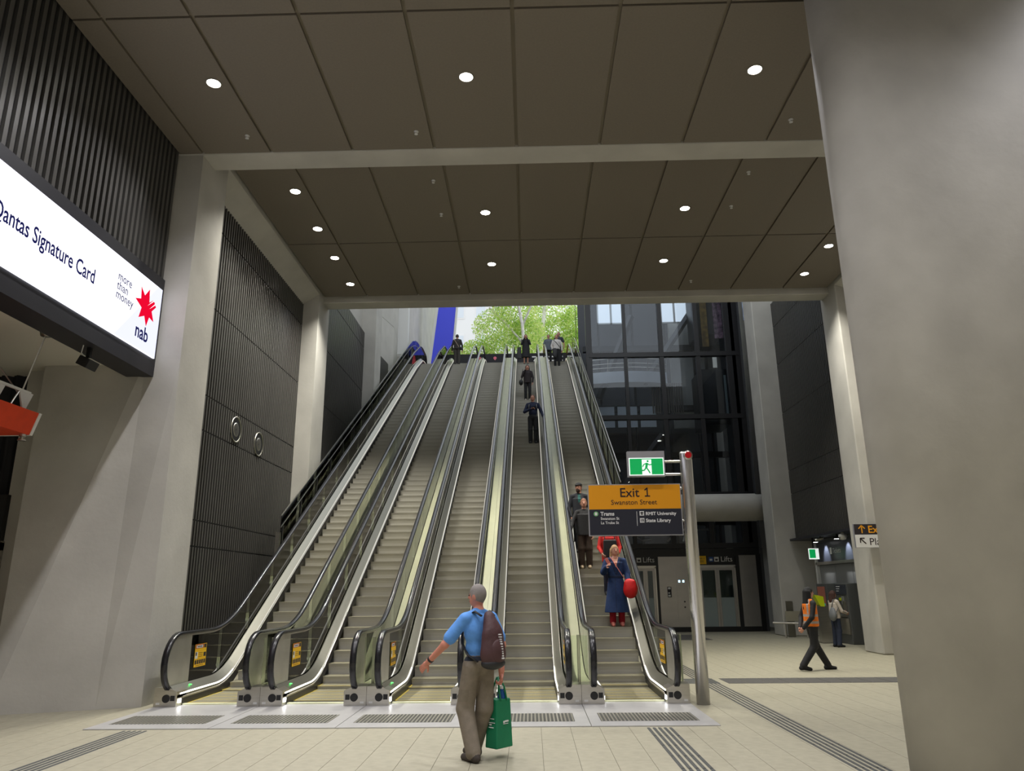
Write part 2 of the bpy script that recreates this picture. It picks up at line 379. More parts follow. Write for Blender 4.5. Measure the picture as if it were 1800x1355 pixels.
# ---- floor
m = MB(); m.box(-14, 14, -10, 42, -.4, -.006); FL = struct('floor', m, 'grout', 'pale beige tiled concourse floor')
TW, TL = .388, 1.164
tm = MB(); tm.box(0, TW - .005, 0, TL - .002, -.02, 0); tme = tm.mesh('floor_tile'); tme.materials.append(MT['tile'])
cells = []
x = -9.98
ci = 0
while x < 10.9:
    off = random.choice((0, .388, .776)); y = -6.0 + off - TL
    while y < 33:
        yl = TL
        if -6.12 < x + TW / 2 < 2.55: yl = min(TL, 10.755 - y)
        if yl > .03: cells.append((x, y, yl))
        y += TL
    x += TW; ci += 1
def vis(c):
    x, y, _l = c; d = math.hypot(x, y)
    return d if (y > 6.2 and abs(x) < y * .74 + .6 and not (3.3 < x < 6 and y < 8)) else d + 100
cells.sort(key=vis)
for (x, y, l) in cells[:290]:
    t = link('floor_tile', tme, FL); t.location = (x, y, 0); t.scale = (1, l / TL, 1)
tm = MB()
for (x, y, l) in cells[290:]:
    tm.add([(x, y, 0), (x + TW - .005, y, 0), (x + TW - .005, y + l - .002, 0), (x, y + l - .002, 0)], [(0, 1, 2, 3)])
o = tm.build('floor_tile_field', 'tile', FL, fix=False); o['kind'] = 'stuff'
# tactile strips
def tactile(label, x0, y0, y1, seg=.58, group=None):
    t = thing('tactile_strip', label, 'tactile paving', (x0, y0, 0))
    bm_ = MB(); bm_.prism([(-.022, 0), (-.012, .006), (.012, .006), (.022, 0)], 'y', 0, seg - .02); me = bm_.mesh('tactile_bar'); me.materials.append(MT['tactile'])
    for k in range(5):
        y = 0
        while y0 + y + seg <= y1 + .01:
            b = link('tactile_bar', me, t); b.location = (.03 + k * .0725, y, 0); y += seg
    return t
tactile('five-bar dark guiding strip leading to the escalator plate by the exit sign pole', 1.49, 7.2, 10.72)
tactile('five-bar dark guiding strip leading to the plate of the escalator by the screen pier', -5.5, 7.2, 10.76)
tactile('long five-bar dark guiding strip passing beside the sign pole', 3.235, 7.2, 18.8)
t = thing('dark_floor_strip', 'band of dark tiles crossing the floor towards the ticket side', 'floor strip', (3.75, 15.24, 0))
dm = MB(); dm.box(0, .375, 0, .82, 0, .004); me = dm.mesh('dark_tile'); me.materials.append(MT['dark_tile'])
for k in range(15):
    b = link('dark_tile', me, t); b.location = (k * .388, 0, 0)
tb = MB(); tb.prism([(-.02, 0), (-.012, .006), (.012, .006), (.02, 0)], 'x', 0, .6); me = tb.mesh('tactile_bar'); me.materials.append(MT['tactile'])
for k in range(9):
    b = link('tactile_bar', me, t); b.location = (-.75, .05 + k * .09, 0)
# mat in front of the lifts
m = MB(); m.box(2.9, 6.3, 27.4, 30.3, 0, .006); o = m.build('floor_mat', 'dark_tile'); tag(o, 'dark flat mat on the floor before the lifts', 'mat')
# closing walls out of the way
m = MB(); m.box(-14, 10.8, -6.3, -6.0, 0, 11); struct('wall_back', m, 'concrete', 'added concrete wall keeping sky light out of the concourse behind the viewer')  # unseen closing wall, added so no sky light enters behind the camera
m = MB(); m.box(-14, -13.8, -6, 42, 0, 7); struct('wall_left', m, 'concrete', 'far side wall of the shop passage')
m = MB(); m.box(WR + .35, WR + .6, -6, PY[1] + .2, 0, 11); struct('wall_right', m, 'concrete', 'plain concrete wall behind the big column')
m = MB(); m.box(10.9, 11.2, PY[1], 42, 0, 22); struct('wall_right', m, 'concrete', 'concrete wall behind the ticket machines and lifts')
# ------------------------------------------------------------------ escalators
PITCH_X = 1.72; ZT = 13.9; TREAD = .36; SL = math.tan(R(30))
def nose(Y): return .4545 + (Y - 15.51) * SL
YI0 = 15.51 - .4345 / SL; YI1 = 15.51 + (ZT - .4545) / SL
def prof(Y, d0=.5, d1=1.1, lo=.02, hi=ZT, up=0.):
    """height of the step band at Y (rounded at foot and head)"""
    a = 15.51 + (lo - up - .4545) / SL; b = 15.51 + (hi - up - .4545) / SL
    if Y < a - d0: return lo
    if Y < a + d0: return lo + SL * (Y - a + d0) ** 2 / (4 * d0)
    if Y < b - d1: return nose(Y) + up
    if Y < b + d1: return hi - SL * (b + d1 - Y) ** 2 / (4 * d1)
    return hi
def hand(Y): return prof(Y, .75, 1.2, 1.12, ZT + 1.0, 1.0)
YC, YE = 12.95, 40.9
def ysamp(a, b):
    ys = [a]
    while ys[-1] < b - 1e-6:
        y = ys[-1]; st = .12 if (y < 17 or y > 36.8) else 2.0
        nx = min(b, y + st)
        if y < 36.8 < nx: nx = 36.8
        ys.append(nx)
    return ys
def loop(yc, zlo, zhi, front, dirn, n=14, a0=-75, a1=90):
    """D-shaped end of the handrail; dirn -1 bulges to -Y"""
    zc, rz = (zlo + zhi) / 2, (zhi - zlo) / 2
    return [(yc + dirn * front * math.cos(R(a)), zc + rz * math.sin(R(a))) for a in np.linspace(a0, a1, n)]
HPATH = loop(12.98, .20, 1.12, .47, -1) + [(y, hand(y)) for y in ysamp(12.98, YE)[1:]] + loop(YE, ZT + .1, ZT + 1.0, .45, 1)[::-1]
FLATP = [(y, prof(y)) for y in ysamp(YC - .2, YE)]

step_me = None
def step_mesh(edge):
    m = MB(); w = .485
    pr = [(0, 0), (TREAD + .02, 0), (TREAD + .02, -.03), (.06, -.06), (.06, -.235), (.035, -.235), (.038, -.18), (.034, -.12), (.022, -.06), (.008, -.02)]
    m.prism(pr, 'x', -w, w); m.m[2] = 2
    if edge: m.add([(-w, .0, .0012), (w, .0, .0012), (w, .03, .0012), (-w, .03, .0012)], [(0, 1, 2, 3)], 1)
    if edge: m.add([(-w, .0, .001), (-w + .03, .0, .0015), (-w + .03, TREAD, .0015), (-w, TREAD, .001)], [(0, 1, 2, 3)], 1)
    me = m.mesh('step', fix=False); me.materials.append(MT['step']); me.materials.append(MT['yellow']); me.materials.append(MT['tread'])
    bm = bmesh.new(); bm.from_mesh(me); bmesh.ops.recalc_face_normals(bm, faces=bm.faces[:]); bm.to_mesh(me); bm.free()
    return me

def sticker(par, u, s, y, z):
    """yellow warning sticker on the glass: red-framed heading, pictogram row"""
    m = MB(); xf = u - s * .016; e = .001
    def q(y0, y1, z0, z1, d, mi):
        a = xf - s * d; y0 *= 2.8; y1 *= 2.8
        m.add([(a, y + y0, z + z0), (a, y + y1, z + z0), (a, y + y1, z + z1), (a, y + y0, z + z1)], [(0, 1, 2, 3)], mi)
    W_, H_ = .17, .38
    q(0, W_, 0, H_, 0, 0)
    q(.005, .125, H_ - .075, H_ - .005, e, 1); q(.018, .112, H_ - .065, H_ - .02, 2 * e, 2); q(.03, .10, H_ - .05, H_ - .035, 3 * e, 3)
    q(.13, .165, H_ - .075, H_ - .01, e, 3); q(.13, .165, .16, .23, e, 3); q(.008, .045, .14, .25, e, 2); q(.012, .03, .19, .245, 2 * e, 3)
    for k in range(3): q(.055, .115, .165 + k * .03, .172 + k * .03, e, 3)
    for k in range(5): q(.008 + k * .032, .034 + k * .032, .045, .115, e, 3)
    q(.02, .14, .018, .026, e, 3)
    o = m.build('warning_sticker', ['sign_yellow', 'sign_red', 'sign_white', 'sign_black'], par, fix=False); o['label'] = 'yellow warning sticker with a red heading and pictograms'

def escalator(i, label):
    xc = -5.24 + i * PITCH_X + .0
    t = thing('escalator', label, 'escalator', (xc, YC, 0)); t['_world'] = 0
    def bld(mb, name, mats, par=None, **k):
        mb.v = [(x, y - (YC if par is None or par is t else YC), z) for (x, y, z) in mb.v]
        return mb.build(name, mats, par or t, **k)
    global step_me
    if step_me is None: step_me = (step_mesh(False), step_mesh(True))
    ph = [.10, .27, .17, 0, .21][i]
    k = -7
    while True:
        y = 15.51 + ph + TREAD * k; k += 1
        if y < YC: continue
        if y > 40.2: break
        s = link('step', step_me[1 if y < 14.75 else 0], t); s.location = (0, y - YC, prof(y))
    for s in (-1, 1):
        P = [(y, prof(y)) for y in ysamp(YC - .02, YE)]
        m = MB(); m.sweep([(s * .488, -.06), (s * .488, .10), (s * .50, .10), (s * .50, -.06)], P); bld(m, 'skirt', 'black')
        m = MB(); m.sweep([(s * .489, .10), (s * .486, .125), (s * .495, .13), (s * .50, .10)], P); bld(m, 'skirt_trim', 'steel')
        Pf = [(y, prof(y)) for y in ysamp(YC - .22, YE)]
        m = MB(); m.sweep([(s * .495, .12), (s * .495, .165), (s * .625, .30), (s * .635, .30), (s * .635, .10)], Pf); bld(m, 'inner_deck', 'steel_dark')
        m = MB(); m.sweep([(s * .488, .165), (s * .488, .185), (s * .500, .190), (s * .500, .165)], [(y, prof(y)) for y in ysamp(15.0, YE - 1)]); bld(m, 'skirt_light', 'led')
        m = MB(); m.sweep([(s * .488, .165), (s * .488, .185), (s * .500, .190), (s * .500, .165)], [(y, prof(y)) for y in ysamp(YC - .12, 15.0)]); bld(m, 'skirt_light', 'led_low')
        m = MB(); m.box(s * .489 - .004, s * .489 + .004, YC - .17, YC - .08, .06, .12); bld(m, 'comb_light', 'led_white')
        # rail, its metal carrier, newel panel, glass
        m = MB(); sec = [(-.050, -.018), (-.050, .010), (-.034, .028), (.034, .028), (.050, .010), (.050, -.018), (.026, -.028), (-.026, -.028)]
        v = []; n = len(sec)
        for j, (y, z) in enumerate(HPATH):
            a, b = HPATH[max(0, j - 1)], HPATH[min(len(HPATH) - 1, j + 1)]; d = math.hypot(b[0] - a[0], b[1] - a[1]); ny, nz = -(b[1] - a[1]) / d, (b[0] - a[0]) / d
            v += [(s * .66 + u, y + ny * w, z + nz * w) for (u, w) in sec]
        m.add(v, [(j * n + q, j * n + (q + 1) % n, (j + 1) * n + (q + 1) % n, (j + 1) * n + q) for j in range(len(HPATH) - 1) for q in range(n)] + [tuple(range(n)), tuple(range(len(v) - n, len(v)))[::-1]])
        bld(m, 'handrail', 'rubber', smooth=True)
        m = MB(); m.sweep([(s * .66 - .012, -.055), (s * .66 - .012, -.02), (s * .66 + .012, -.02), (s * .66 + .012, -.055)], [(y, hand(y)) for y in ysamp(13.0, YE)]); bld(m, 'rail_carrier', 'steel')
        # newel panel of brushed steel
        lp = loop(12.98, .25, 1.085, .42, -1, 14, -80, 88)
        pl = lp + [(13.42, 1.085), (13.42, .28)]
        m = MB(); m.prism(pl, 'x', s * .66 - .014, s * .66 + .014); bld(m, 'newel_panel', 'newel')
        lp2 = loop(YE, ZT + .15, ZT + .96, .40, 1, 14, -85, 88)
        # glass panes
        ys = [13.43]
        while ys[-1] < YE - .6: ys.append(min(YE + .35, ys[-1] + 1.32))
        for a, b in zip(ys[:-1], ys[1:]):
            yy = [a + .006] + [q for q in ysamp(a + .006, b - .006)[1:-1]] + [b - .006]
            m = MB(); v = []
            for y in yy:
                zl, zh = prof(y) + .27, hand(min(y, YE)) - .05
                v += [(s * .66 - .006, y, zl), (s * .66 - .006, y, zh), (s * .66 + .006, y, zh), (s * .66 + .006, y, zl)]
            L = len(yy)
            m.add(v, [(j * 4 + q, j * 4 + (q + 1) % 4, j * 4 + 4 + (q + 1) % 4, j * 4 + 4 + q) for j in range(L - 1) for q in range(4)] + [(3, 2, 1, 0), tuple(range(4 * L - 4, 4 * L))])
            g = bld(m, 'glass_pane', 'glass')
        # outer deck
        m = MB(); m.sweep([(s * .675, .05), (s * .675, .26), (s * .858, .26), (s * .858, .05)], [(y, prof(y)) for y in ysamp(13.05, YE)]); bld(m, 'outer_deck', 'deck')
        # plinth with inlet and sensor window
        m = MB(); m.box(min(s * .495, s * .858), max(s * .495, s * .858), YC - .25, 13.06, 0, .235)
        m.prism([(s * .496, .234), (s * .64, .30), (s * .857, .30), (s * .857, .234)], 'y', YC - .249, 13.06)
        p = bld(m, 'plinth', 'steel')
        m = MB(); m.lathe([(.062, -.012), (.062, .0), (.05, .004)], (s * .66, YC - .25, .135), 20, 'y'); q = bld(m, 'rail_inlet', 'black', p)
        m = MB(); m.box(s * .555 - .035, s * .555 + .035, YC - .255, YC - .24, .10, .18); bld(m, 'sensor_window', 'black', p)
        m = MB(); m.box(s * .79 - .03, s * .79 + .03, YC - .253, YC - .25, .045, .075); bld(m, 'maker_plate', 'white', p)
        if s < 0 and i < 3 or (s > 0 and i >= 3):
            sticker(t, s * .66, s, 13.58 - YC, .52)
        if s < 0 and i < 3:
            m = MB(); m.lathe([(.03, 0), (.03, .008), (.015, .012)], (s * .575, 13.35, .272), 14); bld(m, 'indicator_lamp', 'led_green')
        if s > 0 and i >= 3:
            zz = .165 + .135 * .35
            m = MB(); m.add([(s * .53, 12.95, .208), (s * .60, 12.95, .281), (s * .60, 13.07, .281), (s * .53, 13.07, .208)], [(0, 1, 2, 3)]); bld(m, 'deck_label', 'sign_white', fix=False)
            m = MB(); m.add([(s * .53, 13.09, .208), (s * .60, 13.09, .281), (s * .60, 13.14, .281), (s * .53, 13.14, .208)], [(0, 1, 2, 3)]); bld(m, 'deck_label', 'sign_yellow', fix=False)
    for s in (-1, 1):
        MB().box(min(s * .71, s * .857), max(s * .71, s * .857), .20, .212, .30, 1.02).build('infill_glass', 'glass_clear', t)
        MB().box(min(s * .835, s * .857), max(s * .835, s * .857), .215, .24, .28, 1.03).build('infill_post', 'steel', t)
    # truss cladding below
    m = MB(); m.sweep([(-.855, -.28), (.855, -.28), (.855, -1.1), (-.855, -1.1)], [(y, nose(y) + .02) for y in (17.2, 24, 31, 38.6)]); bld(m, 'truss_cladding', 'steel_dark')
    # end plate: floor plate and grating, comb
    m = MB(); m.box(-.855, .855, 10.76, YC - .0, -.004, .012); fp = bld(m, 'floor_plate', 'plate')
    m = MB(); m.box(-.70, .66, 11.12, 11.82, .0125, .0135); gr = bld(m, 'grating', 'grate_gap', fp)
    gb = MB(); gb.box(-.011, .011, 0, .70, 0, .0015); me = gb.mesh('grate_bar'); me.materials.append(MT['grate'])
    for k in range(26):
        b = link('grate_bar', me, fp); b.location = (-.68 + k * .0528, 11.12 - YC, .0135)
    m = MB(); m.box(-.485, .485, YC - .03, YC + .06, .0, .03); bld(m, 'comb_plate', 'deck')
    return t
MT['sign_yellow'] = mat('sign_yellow', lin(248, 196, 24), .5); MT['sign_red'] = mat('sign_red', lin(190, 70, 30), .5)
MT['sign_white'] = mat('sign_white', (.8, .8, .8, 1), .5); MT['sign_black'] = mat('sign_black', (.02, .015, .02, 1), .5)
for i, lb in enumerate(('escalator beside the slatted wall, its foot against the screen pier', 'escalator next to the slatted-wall-side one, with two green-lit newels beside it',
                        'middle escalator of the five, behind the man in the blue shirt', 'escalator carrying the man in the navy shirt with a phone', 'escalator beside the exit sign pole carrying the woman in the blue coat')):
    escalator(i, lb)
# glass barriers along the outer sides of the bank
def barrier(x, y0, y1, label, s):
    t = thing('glass_barrier', label, 'barrier', (x, y0, nose(y0)))
    def top(y): return prof(y, .1, 1.6, .02, ZT + 1.42, 1.42)
    n = int((y1 - y0) / 1.35); st = (y1 - y0) / n
    for k in range(n):
        a, b = y0 + k * st, y0 + (k + 1) * st - .02
        za, zb = min(nose(a), ZT) + .3, min(nose(b), ZT) + .3
        m = MB(); m.add([(dx, yy - y0, zz - nose(y0)) for dx in (-.006, .006) for (yy, zz) in ((a, za), (b, zb), (b, top(b)), (a, top(a)))], [(0, 1, 2, 3), (7, 6, 5, 4), (0, 4, 5, 1), (1, 5, 6, 2), (2, 6, 7, 3), (3, 7, 4, 0)])
        m.build('glass_pane', 'glass_clear', t)
        m = MB(); yy = a + .12
        m.box(s * -.02, s * .03, yy - y0 - .03, yy - y0 + .03, min(nose(yy), ZT) + .2 - nose(y0), min(nose(yy), ZT) + 1.12 - nose(y0)); m.build('post', 'black', t)
    MB().box(-.05, .05, -.20, -.10, -.1, 1.0).build('end_post', 'steel', t)
    m = MB(); ys = [y0 + (y1 - y0) * q / 24 for q in range(25)]
    m.sweep([(-.012, -.012), (-.012, .012), (.012, .012), (.012, -.012)], [(y - y0, top(y) - nose(y0)) for y in ys]); m.build('top_edge', 'steel', t)
    m = MB(); m.sweep([(-.012, -.3), (-.012, -.27), (.012, -.27), (.012, -.3)], [(y - y0, top(y) - nose(y0)) for y in ys]); m.build('mid_rail', 'steel', t)
    return t
barrier(-6.17, 18.5, 40.6, 'tall glass barrier with black posts rising between escalator and slatted wall', -1)
barrier(2.56, 20.8, 40.6, 'tall glass barrier with black posts rising between escalator and lift shaft', 1)
# ------------------------------------------------------------------ left: screen, passage, hanging box
MT['screen'] = emis('screen_white', (.90, .90, 1.0, 1), 1.5)
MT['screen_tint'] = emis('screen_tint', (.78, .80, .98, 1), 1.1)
MT['ink'] = emis('screen_ink', lin(28, 30, 80), 1.0)
MT['ink_red'] = emis('screen_red', lin(232, 10, 48), 1.0)
MT['frame_dark'] = mat('frame_dark', (.022, .022, .028, 1), .45)
MT['soffit'] = mat('soffit_paint', (.74, .71, .62, 1), .8)
t = thing('advertising_screen', 'long bright white LED advertising screen with red star logo on the slatted wall', 'screen', (-6.8, 6, 5.6))
def L(mb): mb.v = [(x + 6.8, y - 6, z - 5.6) for (x, y, z) in mb.v]; return mb
m = MB(); m.box(-7.25, -6.78, -4, 12.76, 5.55, 7.44); L(m).build('housing', 'frame_dark', t)
m = MB(); m.box(-6.79, -6.75, -3.9, 12.66, 5.87, 7.20); L(m).build('display', 'screen', t)
m = MB(); m.add([(-6.748, 12.655, 7.195), (-6.748, 12.50, 7.195), (-6.748, 11.30, 5.875), (-6.748, 12.655, 5.875)], [(0, 1, 2, 3)]); L(m).build('display_graphic', 'screen_tint', t, fix=False)  # tinted wedge is part of the picture on the screen
def scr_text(s, size, y, z, bold=0., mt='ink', sx=1.):
    return text('lettering', s, size, t, mt, (-6.744 + 6.8, y - 6, z - 5.6), (0, 1, 0), (0, 0, 1), 'LEFT', bold, sx)
scr_text('Qantas Signature Card', .34, 8.30, 6.44, .004, sx=.73)
scr_text('more', .215, 11.20, 6.80, sx=.92); scr_text('than', .215, 11.20, 6.635, sx=.92); scr_text('money', .215, 11.20, 6.48, sx=.92)
scr_text('nab', .36, 11.90, 6.06, .006, sx=.86)
st = [(11.94, 6.96), (12.075, 6.86), (12.21, 7.02), (12.255, 6.80), (12.31, 6.845), (12.355, 6.815), (12.21, 6.70), (12.365, 6.80), (12.43, 6.865), (12.47, 6.83), (12.33, 6.715), (12.385, 6.765), (12.44, 6.80), (12.475, 6.76), (12.36, 6.66), (12.45, 6.50), (12.30, 6.515), (12.23, 6.35), (12.15, 6.49), (11.97, 6.41), (12.01, 6.61), (11.79, 6.70), (11.96, 6.77)]
st = [(11.94, 6.97), (12.08, 6.86), (12.215, 7.03), (12.25, 6.79), (12.37, 6.88), (12.42, 6.86), (12.45, 6.83), (12.49, 6.79), (12.36, 6.665), (12.46, 6.50), (12.30, 6.53), (12.23, 6.34), (12.14, 6.50), (11.96, 6.41), (12.02, 6.61), (11.79, 6.70), (11.97, 6.76)]
m = MB(); m.prism([(a, b) for a, b in st], 'x', -6.749, -6.744); L(m).build('star_logo', 'ink_red', t)
for (a, b) in (((12.20, 6.715), (12.40, 6.885)), ((12.27, 6.675), (12.455, 6.835))):
    dy, dz = b[0] - a[0], b[1] - a[1]; n = math.hypot(dy, dz); ny, nz = -dz / n * .011, dy / n * .011
    m = MB(); m.add([(-6.743, a[0], a[1]), (-6.743, b[0] + ny, b[1] + nz), (-6.743, b[0] - ny, b[1] - nz)], [(0, 1, 2)]); L(m).build('logo_line', 'screen', t, fix=False)
# the wide soffit of the passage below the screen
m = MB(); m.box(-13.9, -7.26, -4, 16, 5.78, 5.95); struct('ceiling', m, 'soffit', 'cream soffit over the shop passage below the screen')
m = MB(); m.box(-7.6, -7.27, -4, PY[0] - .01, 5.96, 10.3); struct('wall_left', m, 'frame_dark', 'backing wall of the screen')
# floodlight under the screen
t = thing('floodlight', 'small black floodlight clamped under the screen edge', 'lamp', (-6.95, 11.05, 5.55))
m = MB(); m.box(-.03, .03, -.03, .03, -.16, .02); m.build('bracket', 'black', t)
m = MB(); m.bbox((0, .0, -.26), (.10, .13, .075), Matrix.Rotation(R(25), 3, 'Y'), 0); m.build('housing', 'black', t, bevel=.01)
m = MB(); m.tube([(.0, -.05, -.2), (-.05, -.12, -.12), (-.02, -.14, .0)], .008, 6); m.build('cable', 'white', t)
# ceiling pipe
t = thing('ceiling_pipe', 'thin grey conduit running under the cream soffit', 'pipe', (-8.5, 9.5, 5.66))
m = MB(); m.tube([(-3, 0, 0), (1.25, 0, 0)], .018, 8); m.build('tube', 'steel_dark', t)
m = MB(); m.box(.3, .33, -.02, .02, 0, .12); m.build('clip', 'steel_dark', t)
# hanging orange box
MT['orange'] = mat('orange_fabric', lin(214, 62, 16), .55, noise=.06, nscale=8)
t = thing('hanging_box_sign', 'orange fabric box hung on wires with white truss on top', 'sign', (-8.0, 8.6, 4.13))
m = MB(); m.add([(-.4, -3.0, .0), (.36, -3.0, .0), (.46, -3.0, .34), (-.4, -3.0, .34), (-.4, 2.36, .0), (.36, 2.36, .0), (.46, 2.36, .34), (-.4, 2.36, .34)],
                [(0, 1, 2, 3), (7, 6, 5, 4), (0, 4, 5, 1), (1, 5, 6, 2), (2, 6, 7, 3), (3, 7, 4, 0)]); m.build('body', 'orange', t)
m = MB(); m.add([(-.38, 2.36, .0), (.37, 2.36, .0), (.47, 2.36, .34), (-.38, 2.36, .34), (-.38, 2.42, .0), (.37, 2.42, .0), (.47, 2.42, .34), (-.38, 2.42, .34)],
                [(0, 1, 2, 3), (7, 6, 5, 4), (0, 4, 5, 1), (1, 5, 6, 2), (2, 6, 7, 3), (3, 7, 4, 0)]); m.build('end_cap', 'white', t)
m = MB(); m.box(.30, .33, -3, 2.3, .62, .66); m.box(-.33, -.30, -3, 2.3, .62, .66); m.build('truss_chord', 'white', t)
for k in range(8):
    y = 2.2 - k * .62
    m = MB(); m.prism([(y - .16, .64), (y + .16, .64), (y + .03, .36), (y - .03, .36)], 'x', .30, .325); m.build('truss_plate', 'white', t)
    m = MB(); m.tube([(.31, y - .3, .35), (.31, y - .14, .63)], .012, 6); m.build('truss_rod', 'steel', t)
for (dx, dy, tx, ty) in ((-.3, 1.6, .2, 2.2), (.55, 2.1, .28, 2.15)):
    m = MB(); m.tube([(tx, ty, .62), (dx, dy, 1.55)], .011, 6); m.build('wire', 'steel', t)
    m = MB(); m.lathe([(.10, 1.66), (.11, 1.64), (.075, 1.50), (.03, 1.49)], (dx, dy, 0), 14); m.build('anchor_cup', 'steel_dark', t, smooth=True)
m = MB(); m.lathe([(.05, 0), (.05, -.03), (.02, -.05), (.06, -.09), (.06, -.1)], (.3, 2.3, 0), 12); m.build('end_knob', 'steel', t)
# curtain, pale header, glass door at the end of the passage
MT['curtain'] = mat('black_curtain', (.010, .010, .013, 1), .7)
m = MB(); n = 90
v = []
for k in range(n + 1):
    x = -12.6 + 3.4 * k / n; y = 13.3 + .05 * math.sin(k * .95) + .02 * math.sin(k * 2.3)
    v += [(x, y, 3.45), (x, y, 5.8)]
m.add(v, [(2 * k, 2 * k + 2, 2 * k + 3, 2 * k + 1) for k in range(n)])
o = m.build('curtain', 'curtain', smooth=True, fix=False); tag(o, 'black ribbed curtain hanging behind the orange box', 'curtain')
m = MB(); m.box(-9.25, -8.5, 13.0, 13.9, 0, 5.8); struct('trim_2', m, 'concrete', 'grey concrete return beside the black curtain')
MT['header'] = mat('header_face', (.55, .57, .60, 1), .5)
t = thing('shop_header', 'blank pale header panel in a black frame over the glass door', 'sign', (-10.8, 12.95, 2.7))
m = MB(); m.box(-1.8, 1.6, -.05, .3, -.05, .78); m.build('frame', 'black', t)
m = MB(); m.box(-1.75, 1.48, -.07, -.05, .05, .62); m.build('face_panel', 'header', t)
t = tag(bpy.data.objects.new('door_1', None), 'glass shop door in a bright steel frame beside the concrete wall', kind='structure'); COL.objects.link(t); t.location = (-10.8, 12.95, 0)
for (a, b, c, d) in ((1.42, 1.62, 0, 2.65), (-.2, -.08, 0, 2.65), (-1.8, 1.62, 2.52, 2.68)):
    m = MB(); m.box(a, b, -.06, .1, c, d); m.build('frame_bar', 'steel', t)
m = MB(); m.box(-.08, 1.42, 0, .012, 0, 2.52); m.build('pane', 'glass_lift', t)
m = MB(); m.box(-1.8, -.2, 0, .012, 0, 2.52); m.build('pane', 'glass_lift', t)
m = MB(); m.box(-13.8, -8.9, 16.0, 16.2, 0, 5.8); struct('wall_back', m, 'frame_dark', 'dim back wall of the shop passage')
# ------------------------------------------------------------------ lift shaft, tube, signs, tickets
LY = 32.2
MT['lamp_small'] = emis('shaft_lamp', (.9, 1, .9, 1), 4); MT['led_blue'] = emis('blue_indicator', (.45, .75, 1, 1), 2.5)
MT['shaft'] = mat('shaft_black', (.010, .010, .012, 1), .38)
MT['shaft_in'] = mat('shaft_inside', (.07, .074, .084, 1), .6)
MT['lift_steel'] = mat('lift_steel', (.46, .44, .42, 1), .30, .75, noise=.05, nscale=1.2, bump=.04, bscale=2.2, stretch=(1, 1, 2.5))
MT['door_glass'] = glass('door_glass', (.72, .80, .78), ior=1.6)
MT['frost'] = mat('frosted_glass', (.30, .36, .36, 1), .35)
MT['pane_white'] = mat('bright_pane', (.75, .8, .85, 1), .4, emit=(.85, .93, 1, 1), es=.75)
t = thing('lift_shaft', 'tall black steel and glass lift shaft behind the exit sign', 'lift shaft', (6.2, LY, 0))
def L(mb): mb.v = [(x - 6.2, y - LY, z) for (x, y, z) in mb.v]; return mb
VX = [2.82, 4.46, 6.09, 7.72, 9.2]
VW = [.13, .075, .095, .095, .2]
ZH = [3.46, 5.62, 9.05, 11.95, 14.8, 17.6]
for x, wd in zip(VX, VW):
    m = MB(); m.box(x - wd, x + wd, LY - .05, LY + .18, 3.345, 20); L(m).build('column', 'shaft', t)
for z in ZH:
    m = MB(); m.box(VX[0], VX[-1] + .35, LY - .08, LY + .2, z - .10, z + .10); L(m).build('transom', 'shaft', t)
for a, b in zip(VX[:-1], VX[1:]):
    for c, d in zip(ZH[:-1], ZH[1:]):
        m = MB(); m.box(a + .07, b - .07, LY + .04, LY + .055, c + .1, d - .1); L(m).build('glass_pane', 'glass_lift', t)
# side of the shaft and dark corner column
m = MB(); m.box(9.25, 9.62, LY - .05, LY + .5, 3.345, 20); L(m).build('corner_column', 'shaft', t)
m = MB(); m.box(9.62, 9.78, LY + .1, LY + 4, 3.345, 20); L(m).build('side_cladding', 'shaft_in', t)
for x in (3.6, 5.3, 6.9, 8.3, 8.9):
    m = MB(); m.box(x - .05, x + .05, LY + 3.2, LY + 3.35, 3.2, 20); L(m).build('rear_mullion', 'shaft', t)
for z in (4.7, 7.9, 10.2, 13.3, 16.2):
    m = MB(); m.box(2.8, 9.6, LY + 3.15, LY + 3.4, z - .14, z + .14); L(m).build('rear_beam', 'shaft', t)
for (a, b, z0, z1) in ((3.4, 5.2, 10.5, 14.8), (5.6, 8.6, 11.2, 15.6), (4.0, 6.4, 5.8, 8.8)):
    m = MB(); m.tube([(a, LY + 2.2, z0), (b, LY + 2.6, z1)], .16, 4); L(m).build('brace', 'shaft_in', t)
m = MB(); m.box(2.75, 9.6, LY + 5.2, LY + 5.4, 3.345, 20); L(m).build('rear_wall', 'shaft_in', t)
for z in (8.8, 13.1):
    m = MB(); m.box(7.9, 9.1, LY + .6, LY + 2.4, z, z + 2.6); L(m).build('lift_car', 'shaft', t)
    m = MB(); m.box(8.95, 9.05, LY + .55, LY + .6, z + .3, z + 2.3); L(m).build('car_lamp', 'pane_white' if z > 9 else 'frost', t)
for (x, z) in ((5.0, 7.0), (5.3, 7.35), (5.75, 7.8), (6.35, 8.2)):
    m = MB(); m.lathe([(.07, 0), (.07, -.02), (.03, -.025)], (x, LY + 1.6, z), 10); L(m).build('shaft_lamp', 'lamp_small', t) if 'lamp_small' in MT else None

